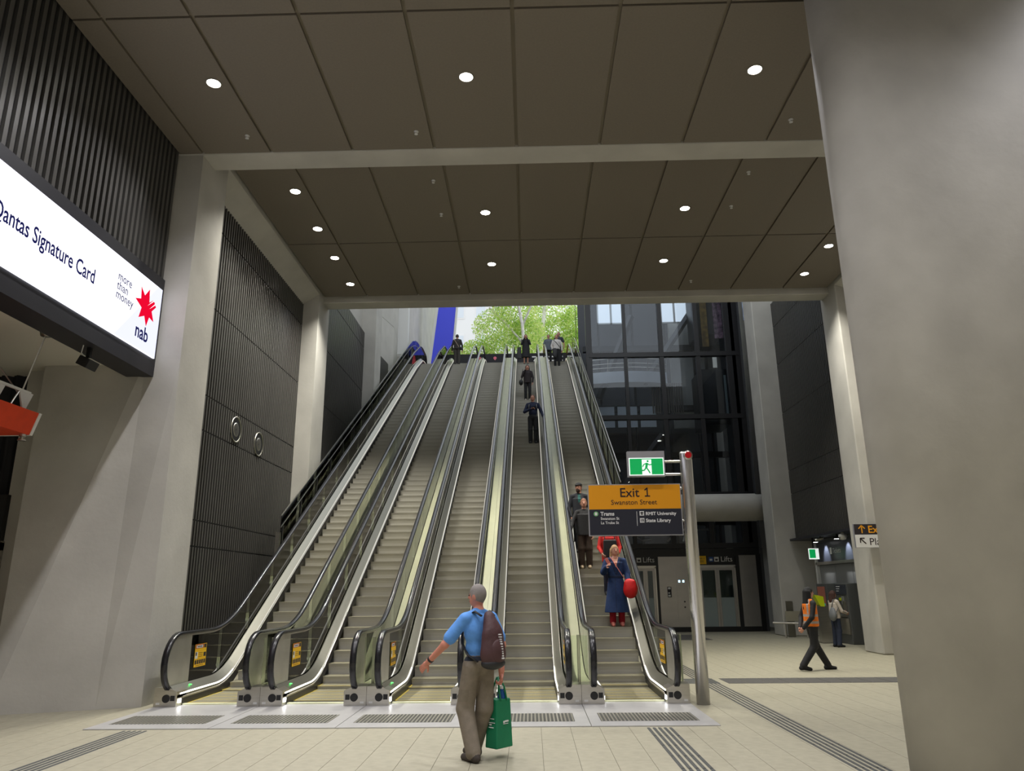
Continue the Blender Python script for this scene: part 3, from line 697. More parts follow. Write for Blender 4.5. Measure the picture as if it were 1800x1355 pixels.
# white windows high in the shaft
wn = 1
for (xa, xb) in ((3.55, 4.95), (6.75, 8.1)):
    w = tag(bpy.data.objects.new('window_%d' % wn, None), 'bright white framed window high behind the lift glass, ' + ('over the curved balcony' if wn == 1 else 'beside the lift car side'), kind='structure'); wn += 1
    COL.objects.link(w); w.location = (xa, LY + 3.05, 14.55)
    wd = xb - xa
    for k in range(2):
        m = MB(); m.box(k * wd / 2 + .05, (k + 1) * wd / 2 - .05, 0, .02, .08, 2.2); m.build('pane', 'pane_white', w)
    for (p, q, r, s_) in ((0, wd, 0, .07), (0, .06, 0, 2.3), (wd - .06, wd, 0, 2.3), (wd / 2 - .05, wd / 2 + .05, 0, 2.3)):
        m = MB(); m.box(p, q, -.03, .04, r, s_); m.build('frame_bar', 'steel', w)
# curved balcony seen through the glass
MT['balcony'] = mat('balcony_white', (.84, .88, .95, 1), .5)
t = thing('curved_balcony', 'white curved balcony with steel railing behind the lift glass', 'balcony', (4.8, LY + 2.2, 11.2))
def arc(y0=0., amp=.35, n=16): return [(-1.9 + 3.8 * k / n, y0 - amp * math.sin(PI * k / n), 0) for k in range(n + 1)]
m = MB(); A = arc()
v = [];
for (x, y, _) in A: v += [(x, y, 0), (x, y, .55), (x, y + .9, .55), (x, y + .9, 0)]
m.add(v, [(4 * k + q, 4 * k + (q + 1) % 4, 4 * k + 4 + (q + 1) % 4, 4 * k + 4 + q) for k in range(16) for q in range(4)] + [(3, 2, 1, 0), (64, 65, 66, 67)])
m.build('slab', 'balcony', t)
for z in (.75, .95, 1.2):
    m = MB(); m.tube([(x, y + .05, z) for (x, y, _) in A], .02, 6); m.build('rail', 'steel', t)
for k in (0, 4, 8, 12, 16):
    m = MB(); m.tube([(A[k][0], A[k][1] + .05, .5), (A[k][0] + .04, A[k][1] + .05, 1.2)], .02, 6); m.build('rail_post', 'steel', t)
# pale lower windows and ribbed panel behind the glass
for k, (xa, xb, za, zb, mt_) in enumerate(((3.3, 4.2, 9.25, 10.3, 'balcony'), (4.35, 5.3, 9.25, 10.3, 'balcony'), (5.45, 6.2, 9.25, 10.3, 'balcony'))):
    w = tag(bpy.data.objects.new('window_%d' % wn, None), 'pale window in the row below the curved balcony', kind='structure'); wn += 1; COL.objects.link(w); w.location = (xa, LY + 3.0, za)
    m = MB(); m.box(0, xb - xa, 0, .05, 0, zb - za); m.build('pane', mt_, w)
    m = MB(); m.box(-.03, xb - xa + .03, -.02, .06, zb - za - .02, zb - za + .05); m.build('frame_bar', 'shaft', w)
t = thing('ribbed_screen', 'brown ribbed timber screen behind the lift glass', 'screen', (6.05, LY + 2.9, 9.9))
MT['rib'] = mat('rib_timber', (.22, .18, .15, 1), .6)
for k in range(14):
    m = MB(); m.box(k * .11, k * .11 + .06, 0, .06, 0, 1.5); m.build('slat', 'rib', t)
m = MB(); m.box(7.2, 9.3, LY + 3.6, LY + 3.8, 9.3, 20); o = struct('wall_back', m, 'concrete', 'pale wall beyond the lift shaft glass')
# artwork panels beside the lift
t = thing('hanging_banner', 'narrow multicoloured banner hanging inside the lift shaft corner', 'banner', (8.75, LY + .35, 13.0))
MT['banner_a'] = mat('banner_print', (.35, .2, .25, 1), .6, noise=.9, nscale=5); MT['banner_b'] = mat('banner_ochre', (.32, .18, .03, 1), .6, noise=.6, nscale=4); MT['banner_c'] = mat('banner_blue', (.4, .5, .8, 1), .6, noise=.5, nscale=4)
m = MB(); m.box(-.1, .32, 0, .03, -.2, 2.2); m.build('cloth', 'banner_a', t)
o = MB().box(8.05, 8.35, LY + .3, LY + .33, 12.4, 16).build('hanging_banner', 'banner_b'); tag(o, 'narrow ochre banner hanging behind the lift glass', 'banner')
o = MB().box(9.66, 10.2, LY - .9, LY - .86, 13.2, 16).build('wall_artwork', 'banner_c'); tag(o, 'pale blue artwork panel beside the lift shaft top', 'artwork')
# ---- ground level of the lifts
t = thing('lift_entrance', 'brushed steel lift front with two glazed doors under the black shaft', 'lift', (6.2, LY, 0))
m = MB(); m.box(4.2, 9.62, LY - .02, LY + .1, 2.66, 3.34); L(m).build('lintel', 'shaft', t)
for (a_, b_, c_) in ((5.27, 5.36, 2.7), (6.84, 6.98, 3.0), (8.60, 8.74, 3.0), (9.44, 9.64, 3.1)): L(MB().box(a_, b_, LY - .06, LY - .0, 0, c_)).build('jamb', 'shaft', t)
m = MB(); m.box(5.33, 9.64, LY - .05, LY + .08, 0, .2); L(m).build('kick_plate', 'shaft', t)
p = None
m = MB(); m.box(5.36, 6.84, LY - .06, LY, .2, 3.02); p = L(m).build('steel_panel', 'lift_steel', t)
m = MB(); m.box(6.08, 6.48, LY - .07, LY - .055, .2, 2.7); q = L(m).build('call_panel', 'lift_steel', t)
for k, x in enumerate((6.15, 6.32)):
    m = MB(); m.box(x, x + .075, LY - .08, LY - .068, 1.97, 2.06); L(m).build('direction_lamp', 'led_blue' if 'led_blue' in MT else 'black', q)
m = MB(); m.box(5.68, 5.84, LY - .072, LY - .06, 1.38, 1.80); L(m).build('notice', 'sign_black', p)
for (a, b, c, d) in ((.02, .13, .32, .40), (.02, .10, .15, .19), (.02, .12, .03, .1)):
    m = MB(); m.box(5.68 + a, 5.68 + b, LY - .074, LY - .071, 1.38 + c, 1.38 + d); L(m).build('pictogram', 'sign_white', p)
for k, z in enumerate((1.20, .98)):
    m = MB(); m.lathe([(.035, -.012), (.035, 0), (.02, .001)], (6.36, LY - .072, z), 12, 'y'); L(m).build('call_button', 'sign_black', q)
m = MB(); m.box(8.74, 9.44, LY - .06, LY, .2, 3.05); L(m).build('steel_panel', 'lift_steel', t)
def lift_door(x0, x1):
    m = MB(); m.box(x0, x1, LY - .04, LY, 2.56, 2.66); m.box(x0, x0 + .06, LY - .04, LY, 0, 2.6); m.box(x1 - .06, x1, LY - .04, LY, 0, 2.6); L(m).build('door_frame', 'steel', t)
    xm = (x0 + x1) / 2
    for a, b in ((x0 + .06, xm - .003), (xm + .003, x1 - .06)):
        d = L(MB().box(a, a + .09, LY, LY + .05, .02, 2.57).box(b - .09, b, LY, LY + .05, .02, 2.57).box(a + .09, b - .09, LY, LY + .05, .02, .16).box(a + .09, b - .09, LY, LY + .05, 2.45, 2.57)).build('door_leaf', 'lift_steel', t)
        L(MB().box(a + .09, b - .09, LY + .02, LY + .03, 1.35, 2.45)).build('pane', 'door_glass', d)
        L(MB().box(a + .09, b - .09, LY + .02, LY + .03, .16, 1.35)).build('frosted_pane', 'frost', d)
lift_door(4.36, 5.26); lift_door(7.02, 8.58)
L(MB().box(4.3, 9.7, LY + 1.8, LY + 1.85, 0, 3.3)).build('car_back', 'frost', t); L(MB().box(9.62, 9.78, LY + .02, LY + 1.8, 0, 3.34)).build('return_wall', 'shaft_in', t); L(MB().box(2.7, 4.3, LY + .1, LY + .2, 0, 3.34)).build('side_wall', 'shaft_in', t)
MT['lift_white'] = mat('lift_white', (.75, .75, .75, 1), .5)
MT['sign_blue'] = mat('sign_blue', lin(40, 80, 150), .5)
for x in (4.72, 7.98):
    text('lettering', 'Lifts', .30, t, 'lift_white', (x - 6.2, -.03, 2.80), (1, 0, 0), (0, 0, 1))
def icon(x, z, s, mt, inner):
    L(MB().box(x, x + s, LY - .03, LY - .02, z, z + s)).build('pictogram', mt, t)
    L(MB().box(x + s * .22, x + s * .78, LY - .033, LY - .03, z + s * .2, z + s * .62)).build('pictogram_mark', inner, t)
icon(4.47, 2.80, .19, 'lift_white', 'sign_black'); icon(7.72, 2.80, .19, 'lift_white', 'sign_black'); icon(7.49, 2.80, .19, 'sign_blue', 'lift_white')
L(MB().box(7.03, 7.38, LY - .03, LY - .02, 2.70, 3.04)).build('yellow_sign', 'sign_yellow', t)
text('lettering', 'Exit 1', .11, t, 'sign_black', (7.06 - 6.2, -.034, 2.90), (1, 0, 0), (0, 0, 1))
for z in (2.83, 2.78): L(MB().box(7.07, 7.28, LY - .034, LY - .03, z, z + .015)).build('lettering_line', 'sign_black', t)
# equipment above the doors
t = thing('lift_machinery', 'silver pipes and frames behind the glass above the lift doors', 'machinery', (6.2, LY + 1, 3.4))
for (x0, z0, x1, z1) in ((-1.9, 1.2, -1.75, .6), (-1.75, .6, -1.3, .35), (-1.3, .35, -.9, .4), (.5, .3, .8, 1.3), (.8, 1.3, 1.9, 1.3), (1.9, 1.3, 1.9, .2), (.5, .8, 1.9, .8), (-.2, .3, .3, .8), (.3, .8, .9, .3)):
    m = MB(); m.tube([(x0, 0, z0), (x1, 0, z1)], .045, 7); m.build('pipe', 'steel', t)
m = MB(); m.box(-2.0, -.9, .0, .05, .12, .16); m.box(1.1, 2.6, .0, .05, .1, .13); m.build('tray', 'white', t)
L2 = None
for c, d in ((3.35, 5.62),):
    pass
# ---- the big round concrete strut
o = MB().lathe([(.0, 2.56), (.53, 2.58), (.56, 3.2), (.56, 9.28), (.53, 9.30), (.53, 9.95)], (0, 31.0, 4.92), 32, 'x').build('concrete_strut', 'concrete', smooth=True)
tag(o, 'round concrete strut running across before the lift glass into the pier', 'strut')
o.data.polygons.foreach_set('use_smooth', [abs(p.normal.x) < .6 for p in o.data.polygons])

# ------------------------------------------------------------------ exit sign pole
t = thing('exit_sign_post', 'tall steel post carrying the yellow exit board and the green running-man box', 'sign', (2.69, 12.66, 0))
PX = 2.69
m = MB(); m.lathe([(.105, 0), (.105, 3.98), (.10, 4.02)], n=32); o = m.build('post', 'pole_steel', t, smooth=True)
o.data.polygons.foreach_set('use_smooth', [abs(p.normal.z) < .6 for p in o.data.polygons])
m = MB(); m.lathe([(.075, -.125), (.08, -.10), (.08, -.02), (.07, 0)], (.02, 0, 3.95), 20, 'y'); m.build('beacon_ring', 'steel', t, smooth=True)
MT['beacon'] = mat('beacon_red', lin(200, 10, 25), .3)
m = MB(); m.lathe([(.055, -.135), (.06, -.11), (.06, -.09)], (.02, 0, 3.95), 18, 'y'); m.build('beacon_lens', 'beacon', t)
for z in (3.86, 3.64, 3.40, 2.86):
    x1 = -.38 if z > 3.5 else -.14
    m = MB(); m.tube([(x1, 0, z), (-.06, 0, z)], .022, 10); m.build('bracket_arm', 'steel', t)
MT['amber'] = mat('amber_panel', lin(236, 158, 4), .5); MT['navy'] = mat('navy_panel', lin(32, 34, 48), .5); MT['sign_edge'] = mat('sign_edge', (.5, .5, .55, 1), .35, .6)
b = MB().box(-1.70, -.13, -.03, .03, 2.62, 3.48).build('board', 'sign_edge', t)
MB().box(-1.685, -.145, -.036, -.03, 3.06, 3.465).build('amber_face', 'amber', b); MB().box(-1.685, -.145, -.036, -.03, 2.635, 3.06).build('navy_face', 'navy', b)
MT['dark_ink'] = mat('dark_ink', lin(40, 20, 22), .6)
tx = lambda s, size, x, z, mt_, al='LEFT', bd=0.: text('lettering', s, size, b, mt_, (x, -.038, z), (1, 0, 0), (0, 0, 1), al, bd)
tx('Exit', .215, -1.0, 3.265, 'dark_ink', 'CENTER', .002); MB().prism([(q0 + .05, q1) for q0, q1 in ((-.790, 3.265), (-.702, 3.265), (-.702, 3.285), (-.737, 3.285), (-.737, 3.415), (-.755, 3.415), (-.792, 3.385), (-.792, 3.363), (-.757, 3.385), (-.757, 3.285), (-.790, 3.285))], 'y', -.039, -.037).build('numeral', 'dark_ink', b); tx('Swanston Street', .117, -.93, 3.135, 'dark_ink', 'CENTER')
tx('Trams', .09, -1.50, 2.955, 'sign_white', bd=.0025); tx('Swanston St', .063, -1.50, 2.885, 'sign_white', bd=.001); tx('La Trobe St', .063, -1.50, 2.815, 'sign_white', bd=.001)
tx('RMIT University', .077, -.745, 2.955, 'sign_white', bd=.002); tx('State Library', .080, -.745, 2.84, 'sign_white', bd=.002)
MT['tram_green'] = mat('tram_green', lin(120, 185, 125), .5)
MB().lathe([(.04, -.004), (.04, 0)], (-1.575, -.036, 2.985), 24, 'y').build('tram_symbol', 'tram_green', b)
MB().box(-1.593, -1.557, -.042, -.04, 2.962, 3.008).build('tram_mark', 'sign_white', b)
MB().box(-.895, -.888, -.038, -.036, 2.78, 3.02).build('divider', 'sign_white', b)
for z in (2.948, 2.832):
    s = MB().box(-.845, -.770, -.040, -.036, z, z + .075).build('place_symbol', 'sign_white', b)
MB().prism([(-.84, 2.995), (-.807, 3.012), (-.775, 2.995), (-.807, 2.978)], 'y', -.042, -.04).build('cap_mark', 'sign_black', b); MB().box(-.825, -.79, -.042, -.04, 2.962, 2.977).build('cap_mark', 'sign_black', b)
for k in range(3): MB().box(-.832 + k * .017, -.823 + k * .017, -.042, -.04, 2.848, 2.893).build('book_mark', 'sign_black', b)
MB().prism([(-.783, 2.848), (-.775, 2.848), (-.785, 2.893), (-.793, 2.893)], 'y', -.042, -.04).build('book_mark', 'sign_black', b)
# running man box
g = MB().box(-1.01, -.38, -.10, .02, 3.60, 4.03).build('exit_box', 'sign_edge', t)
MT['exit_green'] = mat('exit_green', lin(0, 140, 70), .5, emit=lin(0, 150, 75), es=.75); MT['exit_white'] = mat('exit_white', (.8, .85, .82, 1), .5, emit=(.9, 1, .95, 1), es=.7)
MB().box(-.99, -.40, -.104, -.10, 3.615, 3.915).build('light_face', 'exit_white', g); MB().box(-.975, -.415, -.108, -.104, 3.63, 3.90).build('green_face', 'exit_green', g)
MB().box(-.77, -.61, -.111, -.108, 3.63, 3.885).build('doorway', 'exit_white', g)
def man_poly(mb, pts, w):
    for a, c in zip(pts[:-1], pts[1:]):
        dx, dz = c[0] - a[0], c[1] - a[1]; n = math.hypot(dx, dz); nx, nz = -dz / n * w / 2, dx / n * w / 2
        mb.prism([(a[0] + nx, a[1] + nz), (a[0] - nx, a[1] - nz), (c[0] - nx, c[1] - nz), (c[0] + nx, c[1] + nz)], 'y', -.114, -.111)
rm = MB(); rm.lathe([(.018, -.114), (.018, -.111)], (-.672, 0, 3.855), 14, 'y')
man_poly(rm, [(-.685, 3.825), (-.70, 3.745)], .04); man_poly(rm, [(-.70, 3.745), (-.665, 3.70), (-.64, 3.65)], .022); man_poly(rm, [(-.705, 3.745), (-.735, 3.70), (-.79, 3.695)], .022)
man_poly(rm, [(-.685, 3.82), (-.645, 3.79), (-.61, 3.80)], .018); man_poly(rm, [(-.69, 3.82), (-.74, 3.80), (-.76, 3.76)], .018)
rm.build('running_figure', 'exit_green', g)

# ------------------------------------------------------------------ platform sign on the far pier
t = thing('platform_sign', 'two-row direction sign, black exit row over white platforms row, on the pier', 'sign', (8.84, 20.76, 2.76))
MB().box(0, 1.9, 0, .09, 0, .64).build('panel', 'sign_edge', t); MB().box(0, 1.9, -.006, 0, .35, .63).build('black_row', 'sign_black', t); MB().box(0, 1.9, -.006, 0, .01, .35).build('white_row', 'sign_white', t)
MT['amber_ink'] = mat('amber_ink', lin(240, 165, 20), .5)
text('lettering', 'Exit', .27, t, 'amber_ink', (.36, -.009, .40), (1, 0, 0), (0, 0, 1), bold=.004); text('lettering', 'Platforms', .27, t, 'dark_ink', (.36, -.009, .07), (1, 0, 0), (0, 0, 1))
def arrow(cx, cz, ang, mt_):
    m = MB(); ca, sa = math.cos(ang), math.sin(ang)
    for (a, b_) in (((0, -.1), (0, .1)), ((-.085, .02), (0, .105)), ((.085, .02), (0, .105))):
        a = (a[0] * ca - a[1] * sa + cx, a[0] * sa + a[1] * ca + cz); c = (b_[0] * ca - b_[1] * sa + cx, b_[0] * sa + b_[1] * ca + cz)
        dx, dz = c[0] - a[0], c[1] - a[1]; n = math.hypot(dx, dz); nx, nz = -dz / n * .014, dx / n * .014
        m.prism([(a[0] + nx, a[1] + nz), (a[0] - nx, a[1] - nz), (c[0] - nx, c[1] - nz), (c[0] + nx, c[1] + nz)], 'y', -.012, -.006)
    m.build('arrow', mt_, t)
arrow(.2, .49, 0, 'amber_ink'); arrow(.2, .18, R(45), 'dark_ink')

# ------------------------------------------------------------------ ticket side
TX = 10.55
m = MB(); m.box(9.86, TX + .4, PY[1] + PT, 28.95, 3.42, 3.5); struct('ceiling', m, 'frame_dark', 'dark soffit over the ticket machines')
MT['ticket_grey'] = mat('ticket_grey', (.28, .285, .28, 1), .4, .3); MT['ticket_dark'] = mat('ticket_dark', (.085, .09, .088, 1), .35); MT['ticket_navy'] = mat('ticket_navy', (.03, .035, .05, 1), .35)
MT['lime'] = mat('lime_plastic', lin(190, 205, 20), .45)
t = thing('ticket_wall', 'grey metal ticket wall with a dark lit Tickets header', 'ticket wall', (TX, 25.3, 0))
def L(mb): mb.v = [(x - TX, y - 25.3, z) for (x, y, z) in mb.v]; return mb
L(MB().box(TX - .02, TX + .3, 22.3, 28.1, 0, 3.4)).build('backing', 'ticket_dark', t)
L(MB().box(TX - .08, TX - .02, 22.3, 28.0, 2.60, 3.27)).build('header', 'ticket_navy', t)
L(MB().box(TX - .14, TX - .02, 22.3, 28.1, 2.50, 2.60)).build('header_ledge', 'steel', t)
L(MB().box(TX - .14, TX - .0, 28.02, 28.16, 0, 3.35)).build('end_post', 'white', t)
for k in range(4):
    a = 22.35 + k * 1.41
    L(MB().box(TX - .05, TX - .02, a, a + 1.39, 1.72, 2.48)).build('upper_panel', 'ticket_grey', t)
    L(MB().box(TX - .05, TX - .02, a, a + 1.39, .1, .62)).build('lower_panel', 'steel_dark', t)
text('lettering', 'Tickets', .24, t, 'lift_white', (-.085, 26.55 - 25.3, 2.86), (0, -1, 0), (0, 0, 1))
L(MB().box(TX - .086, TX - .08, 26.62, 26.78, 2.84, 3.06)).build('ticket_symbol', 'lift_white', t)
for k, y in enumerate((23.4, 25.2, 27.1)):
    ld = bpy.data.lights.new('header_spot', 'SPOT'); ld.energy = 90; ld.spot_size = R(70); ld.spot_blend = .6; ld.shadow_soft_size = .03
    tt = thing('track_spotlight', 'small black spotlight lighting the ticket header', 'lamp', (TX - .42, y, 3.40), group='spotlights over the ticket header')
    m = MB(); m.box(-.02, .02, -.02, .02, -.06, .03); m.build('stem', 'black', tt)
    m = MB(); m.box(-.09, .07, -.09, .09, -.13, -.05); m.build('head', 'black', tt)
    m = MB(); m.box(-.07, .05, -.07, .07, -.135, -.13); m.build('lens', 'led_white', tt)
    lo = bpy.data.objects.new('spotlight_beam', ld); COL.objects.link(lo); lo.parent = tt; lo.location = (.05, 0, -.16); lo.rotation_euler = (0, R(-38), 0)
for k, y in enumerate((24.4, 26.3)):
    tt = thing('security_camera', 'white dome camera under the slatted wall' if k == 0 else 'small bullet camera beside the spotlights', 'camera', (TX - .55, y, 3.42))
    if k == 0:
        m = MB(); m.lathe([(.05, .02), (.05, -.04), (.12, -.06), (.13, -.14), (.09, -.22), (.02, -.24)], n=20); m.build('dome', 'white', tt, smooth=True)
        m = MB(); m.lathe([(.06, 0), (.05, .04), (.01, .05)], (-.12, 0, -.14), 14, 'x'); m.build('lens', 'black', tt)
    else:
        m = MB(); m.box(-.015, .015, -.015, .015, -.06, .02); m.build('stem', 'black', tt)
        m = MB(); m.tube([(-.16, .05, -.13), (.1, -.02, -.06)], .05, 12); m.build('body', 'steel_dark', tt)
MT['screen_dim'] = mat('machine_screen', (.05, .05, .05, 1), .2, emit=lin(120, 60, 40), es=.35); MT['teal'] = mat('machine_teal', lin(30, 130, 110), .4, emit=lin(30, 140, 120), es=.4)
def machine(y0, lb, kind):
    tt = thing('ticket_machine', lb, 'ticket machine', (TX - .15, y0, 0))
    MB().box(-.42, .0, 0, .95, 0, 1.85).build('cabinet', 'ticket_dark', tt, bevel=.02)
    MB().box(-.46, -.40, .03, .92, .30, .78).build('lower_door', 'steel', tt)
    MB().prism([(-.62, .82), (-.42, .82), (-.42, .92), (-.62, .86)], 'y', .2, .8).build('tray', 'steel', tt)
    if kind == 0:
        MB().box(-.44, -.42, .18, .80, .95, 1.75).build('screen', 'screen_dim', tt); MB().box(-.445, -.44, .2, .6, .98, 1.2).build('screen_strip', 'teal', tt)
    else:
        MB().box(-.44, -.42, .08, .88, 1.5, 1.80).build('instruction_panel', 'ticket_navy', tt)
        for k in range(3): MB().box(-.445, -.44, .5 + .05 * k, .8, 1.74 - k * .07, 1.76 - k * .07).build('lettering_line', 'lift_white', tt)
        MB().box(-.445, -.42, .52, .66, 1.32, 1.40).build('card_reader', 'lime', tt); MB().box(-.445, -.42, .3, .45, 1.2, 1.45).build('keypad', 'ticket_grey', tt)
        MB().box(-.46, -.42, .15, .35, 1.0, 1.3).build('coin_unit', 'steel', tt); MB().box(-.445, -.42, .6, .7, 1.08, 1.14).build('slot', 'lime', tt)
machine(24.55, 'dark ticket machine with keypad and yellow card reader beside the pier', 1)
machine(26.2, 'ticket machine with glowing screen used by the woman in the cream jacket', 0)
t = thing('help_phone', 'lime-hooded help point on a steel pedestal beside the ticket machine', 'help point', (9.42, 25.45, 0))
MB().box(-.1, .25, -.12, .12, 0, 1.15).build('pedestal', 'steel', t); MB().box(-.16, .3, -.3, .3, 0, .015).build('base_plate', 'steel', t)
MB().prism([(-.2, 1.5), (.08, 1.44), (.1, 1.13), (-.04, 1.13)], 'y', -.14, .14).build('hood', 'lime', t)
t = thing('leaning_rail', 'low steel leaning bench with perforated back at the pier', 'bench', (9.1, 27.6, 0))
m = MB(); m.tube([(-.45, .5, .52), (1.0, .1, .48)], .035, 10); m.build('seat_rail', 'steel', t)
for x, y in ((-.05, .4), (.65, .2)): MB().tube([(x, y, 0), (x, y, .5)], .03, 8).build('leg', 'steel', t)
m = MB(); m.bbox((.45, .35, .74), (.45, .012, .17), Matrix.Rotation(R(-14), 3, 'Z')); m.build('back_panel', 'steel_dark', t)
MB().box(.2, .45, .85, .9, 0, 1.25).build('side_fin', 'steel_dark', t)
t = thing('small_exit_box', 'small hanging green exit box below the dark soffit', 'sign', (9.98, 27.0, 2.68))
MB().box(-.17, .17, -.03, .03, 0, .37).build('box', 'exit_white', t); MB().box(-.16, .05, -.034, -.03, .04, .34).build('green_face', 'exit_green', t); MB().box(-.02, .02, -.02, .02, .37, .78).build('hanger', 'black', t)
# ------------------------------------------------------------------ street level beyond the escalators
MT['cone_red'] = mat('cone_red', lin(215, 40, 60), .5)
MT['paving'] = mat('street_paving', (.45, .44, .42, 1), .7, noise=.1, nscale=2)
MT['bark'] = mat('pale_bark', (.70, .68, .62, 1), .7, noise=.25, nscale=4)
def leafmat(name, c):
    m = mat(name, c, .5); nt = m.node_tree; b = nt.nodes['Principled BSDF']
    tr = nt.nodes.new('ShaderNodeBsdfTranslucent'); tr.inputs['Color'].default_value = (min(1, c[0] * 1.5), min(1, c[1] * 1.5), c[2], 1)
    mx = nt.nodes.new('ShaderNodeMixShader'); mx.inputs[0].default_value = .5
    nt.links.new(b.outputs[0], mx.inputs[1]); nt.links.new(tr.outputs[0], mx.inputs[2]); nt.links.new(mx.outputs[0], nt.nodes['Material Output'].inputs['Surface'])
    return m
MT['leaf_a'] = leafmat('leaf_green', (.50, .66, .22, 1)); MT['leaf_b'] = leafmat('leaf_light', (.70, .80, .40, 1)); MT['leaf_c'] = leafmat('leaf_dark', (.30, .46, .14, 1))
m = MB(); m.box(-40, 40, 41.0, 95, ZT - .6, ZT - .01); struct('street_floor', m, 'paving', 'street paving at the top of the escalators')
m = MB(); m.box(-10.5, 10.9, 41.0, 41.3, 0, ZT - .02); struct('wall_back', m, 'concrete', 'concrete wall below street level')
for s, a, b in ((-1, -10, -6.15), (1, 2.55, 10.9)):
    pass
MT['hoarding_black'] = mat('hoarding_black', (.008, .008, .012, 1), .7)
t = thing('street_hoarding', 'low black hoarding with a pink map pin across the top landing', 'hoarding', (0, 43.6, ZT))
hz = 1.787 + (14.95 - 1.787) * 43.6 / 41 - ZT
MB().box(-5.6, 3.6, 0, .12, 0, hz).build('panel', 'hoarding_black', t)
MT['pink'] = mat('pin_pink', lin(230, 110, 130), .5)
m = MB(); m.prism([(-1.98, hz - .42), (-1.88, hz - .30), (-1.89, hz - .22), (-1.98, hz - .17), (-2.07, hz - .22), (-2.08, hz - .30)], 'y', -.01, 0); m.build('map_pin', 'pink', t)
for k in range(2): MB().box(.3 + k * .1, 2.2, -.01, 0, hz - .28 - k * .25, hz - .20 - k * .25).build('lettering_line', 'sign_white', t)
t = thing('wet_floor_sign', 'yellow folding caution sign on the top landing behind the people', 'floor sign', (1.5, 42.3, ZT))
MB().prism([(-.05, .0), (.02, .0), (.2, .95), (.13, .95)], 'x', -.9, 1.3).build('panel', 'sign_yellow', t)
t = thing('traffic_cone', 'small red traffic cone by the blue panel', 'cone', (-5.0, 42.4, ZT))
MB().lathe([(.17, .8), (.16, .8), (.05, 1.45), (.03, 1.47)], n=16).build('cone_body', 'cone_red' if 'cone_red' in MT else 'pink', t); MB().box(-.2, .2, -.2, .2, 0, .8).build('cone_base', 'cone_red' if 'cone_red' in MT else 'pink', t)
# leaning panel, its face one even blue
MT['pier_blue'] = mat('blue_panel', lin(70, 80, 235), .5)
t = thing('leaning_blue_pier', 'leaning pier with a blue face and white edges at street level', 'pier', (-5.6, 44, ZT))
def slab(x0, x1, x2, x3, z0, z1, y0, y1): return MB().add([(x0, y0, z0), (x1, y0, z0), (x2, y0, z1), (x3, y0, z1), (x0, y1, z0), (x1, y1, z0), (x2, y1, z1), (x3, y1, z1)], [(0, 1, 2, 3), (7, 6, 5, 4), (0, 4, 5, 1), (1, 5, 6, 2), (2, 6, 7, 3), (3, 7, 4, 0)])
slab(-.55, .75, 1.35, .35, 0, 8, 0, .5).build('blue_face', 'pier_blue', t); slab(-.75, -.55, .35, .22, 0, 8, -.05, .5).build('white_edge', 'white', t); slab(.75, .83, 1.43, 1.35, 0, 8, -.05, .5).build('white_edge', 'white', t)
# right glass screen at street level
t = thing('street_glass_screen', 'tall greenish glass screen beside the lift shaft at street level', 'glass screen', (3.2, 41.5, ZT))
for k in range(2):
    MB().box(-.28 + k * .3, -.0 + k * .3, 0, .02, 0, 6).build('pane', 'glass', t)
for x in (-.3, .0, .3): MB().box(x - .015, x + .015, -.02, .04, 0, 6).build('mullion', 'shaft', t)
# trees
def tree(name, label, base, trunk, blobs, n, seed, rad=.085):
    rnd = random.Random(seed)
    t = thing('tree' if name is None else name, label, 'tree', base)
    for j, tr in enumerate(trunk):
        m = MB(); L_ = len(tr); m.tube(tr, [rad * (1 - .55 * k / L_) * (1 if j == 0 else .55) for k in range(L_)], 9); m.build('trunk' if j == 0 else 'branch', 'bark', t, smooth=True)
    vs_ = [[], [], []]; fs = [[], [], []]
    for k in range(n):
        bx, by, bz, rx, ry, rz = rnd.choice(blobs)
        while True:
            u = [rnd.uniform(-1, 1) for _ in range(3)]
            q = u[0] ** 2 + u[1] ** 2 + u[2] ** 2
            if q < 1 and (q > .25 or rnd.random() < .35): break
        p = Vector((bx + u[0] * rx, by + u[1] * ry, bz + u[2] * rz)); s = rnd.uniform(.055, .115)
        a = Vector((rnd.uniform(-1, 1), rnd.uniform(-1, 1), rnd.uniform(-1, .6))).normalized(); b = a.orthogonal().normalized(); c = a.cross(b)
        an = rnd.uniform(0, 6.28); d = b * math.cos(an) + c * math.sin(an); e = a.cross(d)
        i = rnd.choice((0, 0, 1, 1, 2)); o = len(vs_[i])
        vs_[i] += [p - d * s, p + e * s * .55 - d * s * .1, p + d * s * 1.1, p - e * s * .55 - d * s * .1]; fs[i].append((o, o + 1, o + 2, o + 3))
    m = MB()
    for i in range(3): m.add(vs_[i], fs[i], i)
    f = m.build('foliage', ['leaf_a', 'leaf_b', 'leaf_c'], t, fix=False); f['kind'] = 'stuff'
    return t
